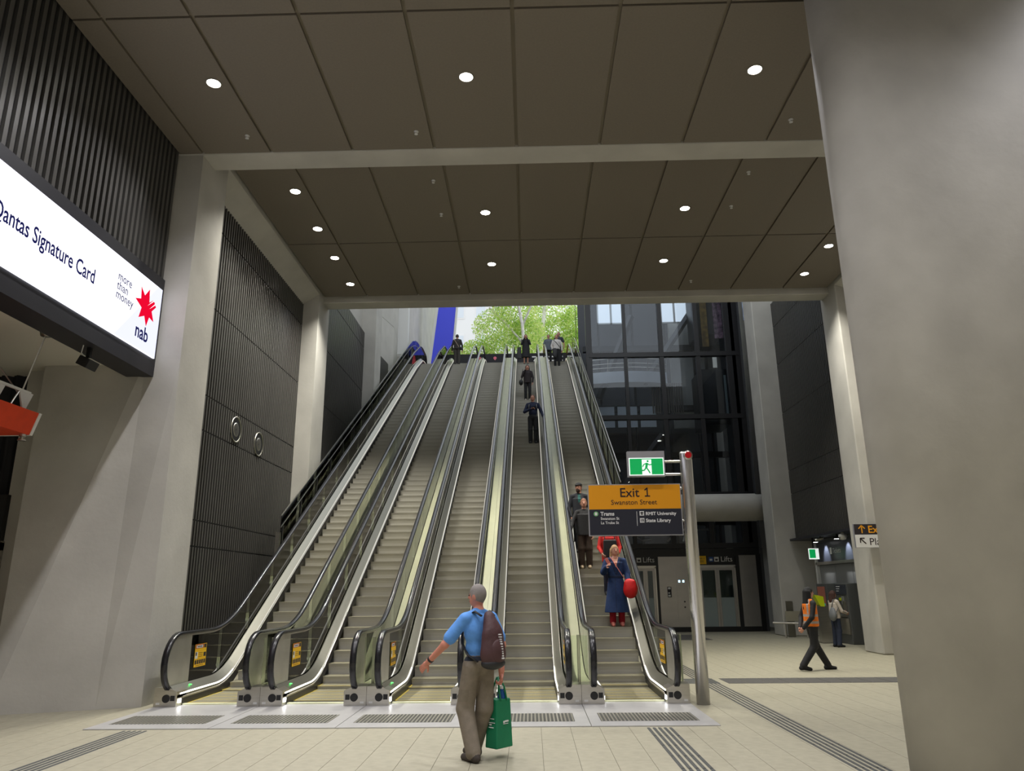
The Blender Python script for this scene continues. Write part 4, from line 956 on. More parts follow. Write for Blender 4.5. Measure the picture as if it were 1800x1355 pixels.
tree(None, 'plane tree with a leaning pale trunk behind the black hoarding', (-.1, 50, ZT), [[(.1, 0, 0), (-.05, 0, 4), (-.22, 0, 6.2), (-.7, .2, 9), (-1.4, .3, 12)], [(-.2, 0, 6), (.6, .3, 8), (1.2, .2, 10)], [(-.1, 0, 4.6), (-1.4, .5, 6.4), (-2.6, .4, 7.6)]],
     [(-4.6, 1.5, 3.2, 1.2, 1.0, 1.0), (-3.2, 1.2, 3.4, 1.4, 1.0, 1.2), (-1.5, 1, 4.2, 2.2, 1.6, 1.6), (-2.0, 1, 6.2, 1.9, 1.5, 1.6), (-.6, 1.4, 7.6, 1.9, 1.5, 1.8), (-3.6, 1.5, 4.2, 1.4, 1.4, 1.3), (-1.2, 1, 9.5, 2.4, 1.5, 1.8), (-2.4, 1.2, 2.6, 2.2, 1.3, 1.0), (.2, 1.2, 5.6, 1.4, 1.3, 1.5)], 24000, 3, .15)
tree(None, 'plane tree with a straight white trunk beside the first one', (.80, 55, ZT), [[(0, 0, 0), (.05, 0, 4), (.2, 0, 5.2), (.62, 0, 9), (.7, 0, 13)], [(.1, 0, 5.2), (1.4, .2, 6.4), (2.6, .3, 7.2)]],
     [(1.6, 1, 7.4, 2.2, 1.5, 1.7), (2.6, 1.2, 6.6, 1.6, 1.3, 1.0), (.2, 1.2, 6.4, 1.5, 1.4, 1.8), (1.2, 1, 9.6, 2.4, 1.5, 1.6), (3.4, .8, 8.2, 1.6, 1.3, 1.5), (2.8, .6, 3.2, .9, .8, .7)], 19000, 5, .22)
tree(None, 'small leafy street tree behind the blue panel end', (-5.6, 56, ZT), [[(0, 0, 0), (.1, 0, 3), (.2, 0, 6)]], [(.3, 0, 4.2, 1.5, 1.2, 1.4), (1.6, 0, 3.4, 1.5, 1.2, 1.1), (-1.0, .0, 3.0, 1.5, 1.2, 1.2)], 6500, 8)
# houses beyond
MT['facade_white'] = mat('facade_white', (.82, .81, .80, 1), .7); MT['facade_pink'] = mat('facade_pink', (.72, .58, .52, 1), .7, noise=.15, nscale=1); MT['window_grey'] = mat('window_grey', (.68, .73, .78, 1), .3)
def house(label, x0, x1, y, z1, mt_, cols, rows):
    t = thing('building', label, 'building', (x0, y, ZT))
    MB().box(0, x1 - x0, 0, 8, 0, z1 - ZT).build('walls', mt_, t); MB().box(-.2, x1 - x0 + .2, -.25, 8, z1 - ZT, z1 - ZT + .5).build('cornice', 'facade_white', t)
    for r in range(rows):
        for c in range(cols):
            w = (x1 - x0) / cols; h = (z1 - ZT) / rows
            f = MB().box(c * w + w * .25, c * w + w * .75, -.06, .02, r * h + h * .25, r * h + h * .8).build('window', 'facade_white', t)
            MB().box(c * w + w * .29, c * w + w * .71, -.08, -.05, r * h + h * .29, r * h + h * .76).build('pane', 'window_grey', f)
house('white building seen beyond the plane trees', -16, -1.5, 78, 42, 'facade_white', 6, 7)
house('pinkish brick building across the street behind the people', 1.5, 14, 72, 26, 'facade_pink', 7, 3)
# ------------------------------------------------------------------ people: one continuous skin each, grown from a distance field
def _rcone(P, a, b, ra, rb):
    a = np.array(a, float); b = np.array(b, float); ab = b - a; L2 = max(ab @ ab, 1e-9)
    t = np.clip(((P - a) @ ab) / L2, 0, 1)
    return np.linalg.norm(P - a - t[..., None] * ab, axis=-1) - (ra + t * (rb - ra))
def _ell(P, c, r, n=None, p0=None):
    q = (P - np.array(c, float)); r = np.array(r, float)
    k0 = np.linalg.norm(q / r, axis=-1); k1 = np.linalg.norm(q / (r * r), axis=-1) + 1e-9
    d = k0 * (k0 - 1) / k1
    if n is not None: d = np.maximum(d, (P - np.array(p0, float)) @ np.array(n, float))
    return d
def _econe(P, c0, c1, r0, r1):
    """upright tapered oval skirt between two heights"""
    z0, z1 = c0[2], c1[2]; t = np.clip((P[..., 2] - z0) / (z1 - z0), 0, 1)
    rx = r0[0] + t * (r1[0] - r0[0]); ry = r0[1] + t * (r1[1] - r0[1]); cx = c0[0] + t * (c1[0] - c0[0]); cy = c0[1] + t * (c1[1] - c0[1])
    d = (np.sqrt(((P[..., 0] - cx) / rx) ** 2 + ((P[..., 1] - cy) / ry) ** 2) - 1) * np.minimum(rx, ry)
    return np.maximum(d, np.maximum(min(z0, z1) - P[..., 2], P[..., 2] - max(z0, z1)))
_FN = {'c': _rcone, 'e': _ell, 's': _econe}
def _bb(k, a):
    if k == 'c': p = np.array([a[0], a[1]]); r = max(a[2], a[3]); return p.min(0) - r, p.max(0) + r
    if k == 'e': return np.array(a[0]) - np.array(a[1]), np.array(a[0]) + np.array(a[1])
    r = np.array([max(a[2][0], a[3][0]), max(a[2][1], a[3][1]), 0]); p = np.array([a[0], a[1]]); return p.min(0) - r, p.max(0) + r
_EDGES = [((0, 0, 0), (1, 0, 0)), ((0, 1, 0), (1, 1, 0)), ((0, 0, 1), (1, 0, 1)), ((0, 1, 1), (1, 1, 1)), ((0, 0, 0), (0, 1, 0)), ((1, 0, 0), (1, 1, 0)), ((0, 0, 1), (0, 1, 1)), ((1, 0, 1), (1, 1, 1)), ((0, 0, 0), (0, 0, 1)), ((1, 0, 0), (1, 0, 1)), ((0, 1, 0), (0, 1, 1)), ((1, 1, 0), (1, 1, 1))]
def sdf_mesh(prims, h, k=.03, floor=None):
    """prims: (kind, args, tag); returns verts, quads, tag per quad"""
    lo = np.min([_bb(p[0], p[1])[0] for p in prims], 0) - 3 * h; hi = np.max([_bb(p[0], p[1])[1] for p in prims], 0) + 3 * h
    n = np.ceil((hi - lo) / h).astype(int) + 1
    V = np.full(n, 1.0, np.float32); ax = [lo[i] + h * np.arange(n[i]) for i in range(3)]
    for kd, a, tg in prims:
        b0, b1 = _bb(kd, a); mg = .05 + k
        s = [slice(max(0, int((b0[i] - mg - lo[i]) / h)), min(n[i], int((b1[i] + mg - lo[i]) / h) + 2)) for i in range(3)]
        G = np.stack(np.meshgrid(ax[0][s[0]], ax[1][s[1]], ax[2][s[2]], indexing='ij'), -1)
        d = _FN[kd](G, *a).astype(np.float32); o = V[s[0], s[1], s[2]]
        e = np.maximum(k - np.abs(o - d), 0) / k
        V[s[0], s[1], s[2]] = np.minimum(o, d) - e * e * k * .25
    if floor is not None:
        V = np.maximum(V, (floor - ax[2])[None, None, :].astype(np.float32))
    neg = V < 0
    cs = tuple(x - 1 for x in n); acc = np.zeros(cs + (3,), np.float32); cnt = np.zeros(cs, np.float32)
    sl = lambda o: tuple(slice(o[i], o[i] + cs[i]) for i in range(3))
    for p, q in _EDGES:
        a, b = V[sl(p)], V[sl(q)]; m = (a < 0) != (b < 0)
        t = np.where(m, a / np.where(m, a - b, 1), 0)
        for i in range(3): acc[..., i] += np.where(m, p[i] + t * (q[i] - p[i]), 0)
        cnt += m
    act = cnt > 0; idx = np.full(cs, -1, int); idx[act] = np.arange(act.sum())
    I = np.argwhere(act); verts = lo + h * (I + acc[act] / cnt[act][:, None])
    quads = []
    for d in range(3):
        u, w = (d + 1) % 3, (d + 2) % 3
        A = [slice(None)] * 3; B = [slice(None)] * 3; A[d] = slice(0, n[d] - 1); B[d] = slice(1, n[d])
        ch = neg[tuple(A)] != neg[tuple(B)]; E = np.argwhere(ch)
        E = E[(E[:, u] > 0) & (E[:, w] > 0) & (E[:, u] < n[u] - 1) & (E[:, w] < n[w] - 1)]
        inside = neg[E[:, 0], E[:, 1], E[:, 2]]
        def at(du, dw):
            J = E.copy(); J[:, u] -= du; J[:, w] -= dw; return idx[J[:, 0], J[:, 1], J[:, 2]]
        Q = np.stack([at(1, 1), at(0, 1), at(0, 0), at(1, 0)], 1)
        Q[~inside] = Q[~inside][:, ::-1]
        quads.append(Q)
    Q = np.concatenate(quads); Q = Q[(Q >= 0).all(1)]
    C = verts[Q].mean(1)
    D = np.stack([_FN[kd](C, *a) for kd, a, tg in prims], 1); tags = [prims[i][2] for i in D.argmin(1)]
    return verts, Q, tags

def hand_geo(curl=.5, thumb=.4, side=1, scale=1.):
    """palm, four bent fingers of unequal length, thumb; wrist at 0, fingers run to +z, palm looks to +y"""
    p = [('e', ((0, 0, .045), (.038, .015, .052)), 'skin'), ('c', ((0, 0, -.03), (0, 0, .02), .026, .028), 'skin')]
    for k, (x, L) in enumerate(((-.030, .062), (-.010, .074), (.010, .080), (.029, .072))):
        x *= -side
        a = Vector((x, 0, .085)); ang = curl * (.35 + .08 * k)
        for j, f in enumerate((.45, .32, .23)):
            b = a + Vector((0, math.sin(ang), math.cos(ang))) * L * f; r = .0095 - .001 * j - (.0012 if k == 0 else 0)
            p.append(('c', (tuple(a), tuple(b), r, r * .92), 'skin')); a = b; ang += curl * .75
    a = Vector((side * .030, .004, .022)); b = a + Vector((side * .026, .012, .030)); c = b + Vector((side * .006 * (1 - thumb), .008 + .02 * thumb, .030))
    p += [('c', (tuple(a), tuple(b), .014, .0115), 'skin'), ('c', (tuple(b), tuple(c), .011, .009), 'skin')]
    v, q, t = sdf_mesh(p, .0042, .006)
    return v * scale, q, t
_HC = {}
def hand_at(wrist, dirn, palm, side, curl, thumb, s):
    key = (side, curl, thumb)
    if key not in _HC: _HC[key] = hand_geo(curl, thumb, side)
    v, q, t = _HC[key]
    Z = Vector(dirn).normalized(); Y = Vector(palm); Y = (Y - Z * Y.dot(Z)).normalized(); X = Y.cross(Z)
    Mx = np.array([[X.x, Y.x, Z.x], [X.y, Y.y, Z.y], [X.z, Y.z, Z.z]])
    return (v * s) @ Mx.T + np.array(wrist, float), q, t

def ball(c, r, n=8, m=6, sc_=(1, 1, 1)):
    v = [];
    for i in range(m + 1):
        a = PI * i / m
        for j in range(n): v.append((c[0] + r * sc_[0] * math.sin(a) * math.cos(2 * PI * j / n), c[1] + r * sc_[1] * math.sin(a) * math.sin(2 * PI * j / n), c[2] + r * sc_[2] * math.cos(a)))
    f = [(i * n + j, i * n + (j + 1) % n, (i + 1) * n + (j + 1) % n, (i + 1) * n + j) for i in range(m) for j in range(n)]
    return np.array(v), np.array(f)

PM = {}
def cm(c, rough=.75, noise=0.):
    key = (tuple(round(x, 3) for x in c), rough, noise)
    if key not in PM: PM[key] = mat('cloth_%d' % len(PM), (*c[:3], 1), rough, noise=noise, nscale=14, bump=.25 if noise else 0, bscale=22)
    return PM[key]
SKIN = mat('skin', lin(205, 150, 128), .55); SKIN_RED = mat('skin_ruddy', lin(200, 132, 112), .55)

def person(label, loc, rz, H, cols, arms, legs=None, voxel=.012, sw=.185, hair='short', sleeve='long', shoe=(.02, .02, .02), legw=1., coat=None, vest=False, head=(0, 0), lean=0., extra=(), skin=None, hands=(.5, .5), torso_w=1., trim=(), group=None, bare_legs=False, slw=1.):
    """arms: ((elbow, wrist) left, (elbow, wrist) right); legs: ((knee, ankle, foot yaw) left, right). Local frame: +y is forward, +x the person's right."""
    s = H / 1.75; pr = []
    A = lambda k, a, t: pr.append((k, a, t))
    ly = lambda z: lean * max(0, z - .9)
    tw = torso_w
    A('e', ((0, 0 + ly(.95), .955), (.157 * tw, .118, .13)), 'legs')
    A('e', ((0, ly(1.1), 1.11), (.145 * tw, .112, .15)), 'top'); A('e', ((0, -.008 + ly(1.3), 1.29), (.172 * tw, .122, .20)), 'top')
    A('c', ((-sw + .03, ly(1.42), 1.415), (sw - .03, ly(1.42), 1.415), .062, .062), 'top')
    hy = ly(1.64)
    for e in (-1, 1): A('c', ((0, -.012 + ly(1.5), 1.495), (e * (sw - .04), ly(1.42), 1.425), .040, .052), 'top')
    A('e', ((0, -.002 + ly(1.47), 1.482), (.070, .066, .026)), 'top')
    A('c', ((0, -.01 + ly(1.44), 1.44), (0, .008 + hy, 1.57), .056, .050), 'skin')
    # head turned by (yaw, pitch) about the neck
    ca, sa, cb, sb = math.cos(head[0]), math.sin(head[0]), math.cos(head[1]), math.sin(head[1])
    def hp(x, y, z):
        y0, z0 = y, z - 1.56
        y1, z1 = y0 * cb - z0 * sb, y0 * sb + z0 * cb
        return (x * ca - y1 * sa, x * sa + y1 * ca + hy, 1.56 + z1)
    A('e', (hp(0, .018, 1.648), (.076, .092 if abs(sa) < .5 else .085, .112)), 'skin'); A('e', (hp(0, .05, 1.585), (.052, .055, .055)), 'skin')
    A('c', (hp(0, .105, 1.66), hp(0, .122, 1.628), .010, .015), 'skin')
    for e in (-1, 1): A('e', (hp(e * .078, .008, 1.635), (.013, .022, .032)), 'skin')
    nv = hp(0, .8, 1.56 - .55); n0 = hp(0, 0, 1.56); nrm = np.array([nv[i] - n0[i] for i in range(3)])
    if hair != 'bald':
        A('e', (hp(0, .004, 1.668), (.086, .103, .108), nrm, hp(0, .066, 1.672)), 'hair')
    if hair in ('long', 'mid'):
        zb = 1.30 if hair == 'long' else 1.44
        for e in (-1, 1):
            A('c', (hp(e * .07, -.015, 1.66), (e * .085 + 0, -.02 + hy, zb + .04), .036, .034), 'hair')
        A('c', (hp(0, -.06, 1.66), (0, -.085 + hy, zb), .062, .060), 'hair'); A('c', (hp(-.04, -.055, 1.66), (-.05, -.08 + hy, zb + .02), .05, .05), 'hair'); A('c', (hp(.04, -.055, 1.66), (.05, -.08 + hy, zb + .02), .05, .05), 'hair')
    if hair == 'cap':
        A('e', (hp(0, .01, 1.715), (.095, .112, .055)), 'cap'); A('e', (hp(0, .10, 1.70), (.07, .05, .012)), 'cap'); A('e', (hp(0, .075, 1.565), (.05, .045, .055)), 'hair')
        A('c', (hp(0, -.07, 1.62), (0, -.10, 1.42), .05, .04), 'hair')
    if hair == 'bun': A('e', (hp(0, -.09, 1.70), (.045, .045, .045)), 'hair')
    # arms
    hands_geo = []
    for i, e in enumerate((-1, 1)):
        el, wr = arms[i]; sh = (e * sw, ly(1.42), 1.41)
        el = tuple(el); wr = tuple(wr)
        if sleeve == 'long':
            A('c', (sh, el, .060 * (1 + .4 * (slw - 1)), .052 * slw), 'top'); A('c', (el, wr, .051 * slw, .042 * slw), 'top')
        else:
            m_ = tuple(sh[j] + .72 * (el[j] - sh[j]) for j in range(3))
            A('c', (sh, m_, .063, .072), 'top'); A('c', (sh, el, .046, .042), 'skin'); A('c', (el, wr, .042, .029), 'skin')
        d = Vector(wr) - Vector(el); d.normalize()
        hands_geo.append((wr, d, e, hands[i]))
        A('c', (tuple(Vector(wr) - d * .02), tuple(Vector(wr) + d * .035), .027, .026), 'skin')
    # legs
    if legs is None: legs = (((-.095, .02, .50), (-.10, -.02, .085), 0), ((.095, .02, .50), (.10, -.02, .085), 0))
    for i, e in enumerate((-1, 1)):
        kn, an, fy = legs[i]; hip = (e * .088, 0, .93)
        lt = 'legs'
        A('c', (hip, kn, .092 * (1 + .25 * (legw - 1)), .074 * legw), lt)
        if bare_legs: A('c', (kn, an, .052, .036), 'skin')
        else: A('c', (kn, (an[0], an[1], an[2] + .015), .073 * legw, .062 * legw), lt)
        dx, dy = -math.sin(fy), math.cos(fy)
        up = an[2] - .085
        A('c', ((an[0] - dx * .055, an[1] - dy * .055, .046 + up), (an[0] + dx * .05, an[1] + dy * .05, .052 + up), .046, .045), 'shoe'); A('c', ((an[0] + dx * .05, an[1] + dy * .05, .045 + up), (an[0] + dx * .165, an[1] + dy * .165, .030 + up * .3), .045, .036), 'shoe')
    if coat is not None:
        z0, fl = coat[:2]
        if len(coat) > 2:
            A('s', ((0, 0, z0), (0, 0, 1.07), (.185 * fl, .155 * fl), (.160, .125)), 'top'); A('s', ((0, 0, 1.05), (0, 0, 1.38), (.165, .128), (.19, .135)), 'top')
        else:
            pass
        if len(coat) == 2: A('s', ((0, ly(1.2), z0), (0, ly(1.3), 1.36), (.185 * fl, .15 * fl), (.185 * tw, .132)), 'top')
    if vest:
        A('s', ((0, 0, .93), (0, 0, 1.40), (.19, .150), (.185, .140)), 'vest')
        A('c', ((-.12, 0, 1.40), (-.10, -.02, 1.46), .075, .05), 'vest'); A('c', ((.12, 0, 1.40), (.10, -.02, 1.46), .075, .05), 'vest')
    for x in extra: pr.append(x)
    pr = [(k, tuple((tuple(np.array(q) * s) if (hasattr(q, '__len__') and not (k == 'e' and j == 2)) else (q * s if not hasattr(q, '__len__') else q)) for j, q in enumerate(a)), t) for (k, a, t) in pr]
    lowest = min((l[1][2] - .085) for l in legs)
    v, q, tg = sdf_mesh(pr, voxel, .022, floor=0.0)
    V = [v]; Q = [q]; T = list(tg)
    def addp(v2, q2, t2):
        Q.append(q2 + sum(len(x) for x in V)); V.append(v2); T.extend(t2 if isinstance(t2, list) else [t2] * len(q2))
    for (wr, d, e, cu) in hands_geo:
        palm = Vector((-e, .25, 0)) if abs(d.x) < .8 else Vector((0, .3, -1))
        cu_, pv = cu if isinstance(cu, tuple) else (cu, None)
        v2, q2, t2 = hand_at(tuple(Vector(wr) * s + d * .02 * s), d, pv or palm, e, cu_, .6, s); addp(v2, q2, list(t2))
    for e in (-1, 1):
        v2, q2 = ball(np.array(hp(e * .031, .1005, 1.652)) * s, .0095 * s); addp(v2, q2, 'eye')
        v2, q2 = ball(np.array(hp(e * .031, .1005, 1.674)) * s, .009 * s, sc_=(1.6, .6, .45)); addp(v2, q2, 'hair')
    v2, q2 = ball(np.array(hp(0, .1045, 1.590)) * s, .011 * s, sc_=(2.0, .6, .5)); addp(v2, q2, 'lip')
    vv = np.concatenate(V); qq = np.concatenate(Q)
    # hems, bands and the like: recolour by height / position
    C = vv[qq].mean(1) / s
    for fn, tname in trim:
        msk = fn(C)
        for i in np.nonzero(msk)[0]:
            if T[i] in tname[1]: T[i] = tname[0]
    me = bpy.data.meshes.new('person'); me.from_pydata(vv.tolist(), [], qq.tolist()); me.update()
    base = {'skin': skin or SKIN, 'eye': cm((.03, .02, .02), .2), 'lip': cm(lin(165, 80, 75)[:3], .5), 'shoe': cm(shoe)}
    names = sorted(set(T)); 
    for nme in names:
        c = cols.get(nme)
        me.materials.append(cm(c, .8, .12) if c is not None else base.get(nme, base['skin']))
    me.polygons.foreach_set('material_index', [names.index(x) for x in T]); me.polygons.foreach_set('use_smooth', [True] * len(qq))
    o = bpy.data.objects.new('person', me); COL.objects.link(o); o.location = loc; o.rotation_euler = (0, 0, rz)
    tag(o, label, 'person', group)
    return o

def stand(i, Y):
    """step of escalator i under Y: returns the standing point (y, z)"""
    ph = [.10, .27, .17, 0, .21][i]; k = math.floor((Y - 15.51 - ph) / TREAD); y = 15.51 + ph + TREAD * k
    return y + .20, prof(y)

MT['bag_brown'] = mat('backpack_brown', lin(72, 44, 46), .6, noise=.15, nscale=8, bump=.3, bscale=18); MT['bag_green'] = mat('bag_green', lin(0, 120, 80), .6, noise=.06, nscale=6)
MT['bag_red'] = mat('bag_red', lin(215, 22, 22), .5, noise=.08, nscale=8, bump=.3, bscale=14); MT['bag_black'] = mat('bag_black', (.014, .014, .016, 1), .55); MT['bag_grey'] = mat('bag_grey', (.16, .17, .18, 1), .6); MT['phone'] = mat('phone_black', (.01, .01, .012, 1), .25)
MT['strap_pink'] = mat('strap_pink', lin(225, 130, 120), .6); MT['strap_black'] = mat('strap_black', (.012, .012, .014, 1), .7)

def blob(name, prims, mt_, parent, voxel=.012, k=.03):
    v, q, t = sdf_mesh([(a, b, 'x') for a, b in prims], voxel, k)
    me = bpy.data.meshes.new(name); me.from_pydata(v.tolist(), [], q.tolist()); me.update(); me.polygons.foreach_set('use_smooth', [True] * len(q)); me.materials.append(MT[mt_])
    return link(name, me, parent)

# --- man in the blue shirt
H = 1.82; s_ = H / 1.75; rz = R(40); LX, LYp = -.60, 8.80
man = person('man in blue shirt and khaki cargo trousers walking past the escalators', (LX, LYp, 0), rz, H,
             {'top': lin(92, 150, 222)[:3], 'legs': lin(122, 112, 98)[:3], 'hair': lin(128, 122, 118)[:3], 'belt': (.015, .02, .035), 'pocket': lin(114, 105, 91)[:3]},
             (((-.34, .14, 1.15), (-.40, .36, .97)), ((.26, -.08, 1.13), (.25, -.08, .86))),
             (((-.10, .10, .50), (-.10, -.05, .085), .0), ((.10, .02, .50), (.10, .20, .085), .0)),
             voxel=.009, hair='short', sleeve='short', shoe=lin(60, 52, 46)[:3], legw=1.28, head=(R(22), 0), skin=SKIN_RED, hands=(.35, 1.5), torso_w=1.05,
             trim=((lambda C: (C[:, 2] > .985) & (C[:, 2] < 1.025) & (abs(C[:, 0]) < .2), ('belt', ('legs', 'top'))), (lambda C: (C[:, 2] > .96) & (C[:, 2] <= .985) & (abs(C[:, 0]) < .2), ('legs', ('top',))), (lambda C: (C[:, 2] > .58) & (C[:, 2] < .70) & (C[:, 0] < -.14), ('pocket', ('legs',)))))
for nm, prm in (('watch', None),):
    w = MB(); w.lathe([(.034, -.012), (.038, -.012), (.038, .012), (.034, .012)], n=18)
    wo = w.build('wristwatch', 'bag_black', man); d = (Vector((-.40, .36, .97)) - Vector((-.34, .14, 1.15))).normalized()
    wo.rotation_euler = d.to_track_quat('Z', 'Y').to_euler(); wo.location = Vector((-.40, .36, .97)) * s_ - d * .035
# backpack on his back
bp_ = thing('backpack', 'dark brown backpack with white lettering on the man in the blue shirt', 'backpack', (LX, LYp, 0), rz)
blob('body', [('e', ((.03, -.235, 1.10), (.16, .105, .17))), ('e', ((.03, -.225, 1.26), (.135, .095, .19))), ('e', ((.02, -.19, 1.42), (.08, .065, .10))), ('e', ((.02, -.16, 1.50), (.045, .045, .05)))], 'bag_brown', bp_, .012, .05)
blob('base', [('e', ((.03, -.235, 1.0), (.15, .10, .065)))], 'bag_black', bp_, .012)
blob('front_pocket', [('e', ((.04, -.31, 1.13), (.10, .045, .13)))], 'bag_brown', bp_, .010)
for e in (-1, 1):
    m = MB(); pts = [(e * .085, -.17, 1.50), (e * .105, -.075, 1.545), (e * .115, .06, 1.49), (e * .13, .135, 1.36), (e * .15, .10, 1.2), (e * .17, -.03, 1.09), (e * .12, -.15, 1.02)]
    m.tube(pts, .021, 8, flat=.5); m.build('shoulder_strap', 'strap_black', bp_, smooth=True)
rnd_ = random.Random(4)
for k in range(11):
    wd = .014 if k in (0, 1, 10) else rnd_.uniform(.004, .008)
    MB().box(.035 - wd + .004 * k, .035 + wd + .004 * k, -.362 - .010 * math.sin(k / 10 * PI), -.338, 1.30 - k * .025, 1.30 - k * .025 + rnd_.uniform(.008, .017)).build('lettering', 'sign_white', bp_)
# green bag
gb = thing('shopping_bag', 'green fabric shopping bag with white print held by the man in the blue shirt', 'bag', (LX + .22, LYp + .17, .10), R(48))
m = MB(); bz = .50
m.add([(-.13, -.09, 0), (.13, -.09, 0), (.13, .09, 0), (-.13, .09, 0), (-.115, -.075, bz), (.115, -.07, bz), (.115, .075, bz), (-.115, .07, bz)], [(3, 2, 1, 0), (0, 1, 5, 4), (1, 2, 6, 5), (2, 3, 7, 6), (3, 0, 4, 7), (4, 5, 6, 7)]); m.build('body', 'bag_green', gb, bevel=.012)
for y in (-.075, .07):
    m = MB(); m.tube([(-.05, y, bz - .02), (-.045, y * .6, bz + .12), (-.02, y * .1, bz + .225), (.0, y * .1, bz + .225), (.04, y * .6, bz + .12), (.05, y, bz - .02)], .011, 6); m.build('handle', 'bag_green', gb, smooth=True)
for (a, b, c, d) in ((-.02, .0, .255, .275), (.005, .06, .262, .278), (-.02, .055, .243, .248)): MB().box(a, b, -.092, -.084, c, d).build('print_mark', 'sign_white', gb)
for (a, b, c, d) in ((-.05, .04, .30, .307), (-.06, .05, .26, .266), (-.01, .02, .235, .25), (-.04, .03, .21, .218)): MB().box(-.134, -.125, a, b, c, d).build('print_mark', 'sign_white', gb)
bt = thing('water_bottle', 'blue bottle sticking out of the green shopping bag', 'bottle', (LX + .25, LYp + .18, .30))
MT['bottle_blue'] = mat('bottle_blue', lin(20, 80, 150), .25)
MB().lathe([(.04, 0), (.045, .02), (.045, .33), (.025, .38), (.025, .40)], n=16).build('body', 'bottle_blue', bt, smooth=True); MB().lathe([(.027, .40), (.027, .43), (.02, .435)], n=14).build('cap', 'lift_white', bt)

# --- people on the escalator by the sign pole (index 4, centre x 1.64)
XC = [-5.24 + i * PITCH_X for i in range(5)]
y, z = stand(4, 16.75)
w1 = person('woman in long blue trench coat and red trousers riding down, holding up a phone', (1.84, y, z), PI, 1.68, {'top': lin(22, 48, 92)[:3], 'legs': lin(175, 20, 40)[:3], 'hair': lin(176, 142, 104)[:3], 'belt': lin(14, 30, 60)[:3]},
            (((-.26, .02, 1.14), (-.25, .14, .95)), ((.27, .05, 1.17), (.22, .22, 1.27))), voxel=.009, hair='mid', slw=1.4, coat=(.30, 1.5, 1), shoe=lin(205, 120, 105)[:3], legw=1.1, sw=.19, trim=((lambda C: (C[:, 2] > 1.26) & (C[:, 2] < 1.50) & (C[:, 1] > .02) & (abs(C[:, 0]) < (C[:, 2] - 1.26) * .32), ('skin', ('top',))), (lambda C: (C[:, 2] > 1.04) & (C[:, 2] < 1.085) & (abs(C[:, 0]) < .2), ('belt', ('top',))), (lambda C: (C[:, 2] > 1.10) & (C[:, 1] > .02) & (C[:, 2] < 1.48) & (abs(abs(C[:, 0]) - (C[:, 2] - 1.10) * .36) < .010), ('belt', ('top',))), (lambda C: (abs(C[:, 0] - .03) < .006) & (C[:, 1] > 0) & (C[:, 2] < 1.04), ('belt', ('top',)))), hands=(1.3, (1.2, Vector((-.6, .3, 0)))), head=(R(12), 0))
rb = thing('handbag', 'slouchy red bag hanging at the hip of the woman in the blue coat', 'bag', (1.86, y, z), PI)
blob('body', [('e', ((-.26, .20, .72), (.145, .085, .15))), ('e', ((-.265, .20, .80), (.14, .07, .13))), ('e', ((-.245, .20, .90), (.105, .05, .08))), ('c', ((-.36, .21, .78), (-.33, .22, .92), .03, .02))], 'bag_red', rb, .010, .06)
m = MB(); m.tube([(-.19, .18, .93), (-.10, .19, 1.05), (.02, .165, 1.25), (.10, .10, 1.40), (.12, -.02, 1.44)], .013, 7, flat=.5); m.build('strap', 'strap_pink', rb, smooth=True)
ph = thing('phone', 'slim phone in the raised hand of the woman in the blue coat', 'phone', (1.86, y, z), PI)
m = MB(); m.bbox((.21, .30, 1.345), (.034, .006, .07), Matrix.Rotation(R(30), 3, 'Y')); m.build('body', 'strap_pink', ph)
y2, z2 = stand(4, 17.75)
person('person in red top and dark trousers half hidden behind the blue coat', (1.84, y2, z2), PI, 1.66, {'top': lin(200, 35, 30)[:3], 'legs': lin(25, 25, 45)[:3], 'hair': (.03, .02, .02)},
       (((-.25, .05, 1.13), (-.20, .2, 1.0)), ((.25, .05, 1.13), (.20, .2, 1.0))), voxel=.014, hair='mid', coat=(.8, 1.0))
kb = thing('handbag', 'black bag carried in front by the person in the red top', 'bag', (1.84, y2, z2), PI)
MB().prism([(-.17, .84), (.17, .84), (.15, 1.24), (-.15, 1.24)], 'y', .16, .27).build('body', 'bag_black', kb, bevel=.03); m = MB(); m.tube([(-.12, .2, 1.22), (-.1, .13, 1.45), (.1, .13, 1.45), (.12, .2, 1.22)], .012, 6); m.build('strap', 'bag_black', kb)
y3, z3 = stand(4, 18.6)
hx = 1.64 - .66 - 1.36
person('woman in black jacket and wide brown trousers with a hand on the rail', (1.36, y3, z3), PI, 1.70, {'top': (.022, .022, .024), 'legs': lin(62, 48, 38)[:3], 'hair': lin(140, 95, 70)[:3]},
       (((-.26, .0, 1.13), (-.22, .06, .88)), ((.30, .06, 1.18), (.36, .18, .985))), voxel=.011, hair='bun', coat=(.83, 1.0), shoe=lin(190, 170, 140)[:3], legw=1.25, torso_w=1.1, hands=(.5, (1.0, Vector((0, -.2, -1)))))
y4, z4 = stand(4, 19.35)
person('bearded man in dark jacket and black cap behind the woman in black', (1.30, y4, z4), PI, 1.78, {'top': (.02, .022, .03), 'legs': (.02, .02, .025), 'hair': lin(70, 48, 38)[:3], 'cap': (.01, .01, .012), 'shirt': lin(40, 95, 90)[:3]},
       (((-.26, .02, 1.13), (-.23, .12, .90)), ((.26, .02, 1.13), (.23, .12, .90))), voxel=.012, hair='cap', coat=(.82, 1.0), head=(R(-25), 0), trim=((lambda C: (C[:, 2] > 1.25) & (C[:, 2] < 1.47) & (abs(C[:, 0]) < .035) & (C[:, 1] > .05), ('shirt', ('top',))),))
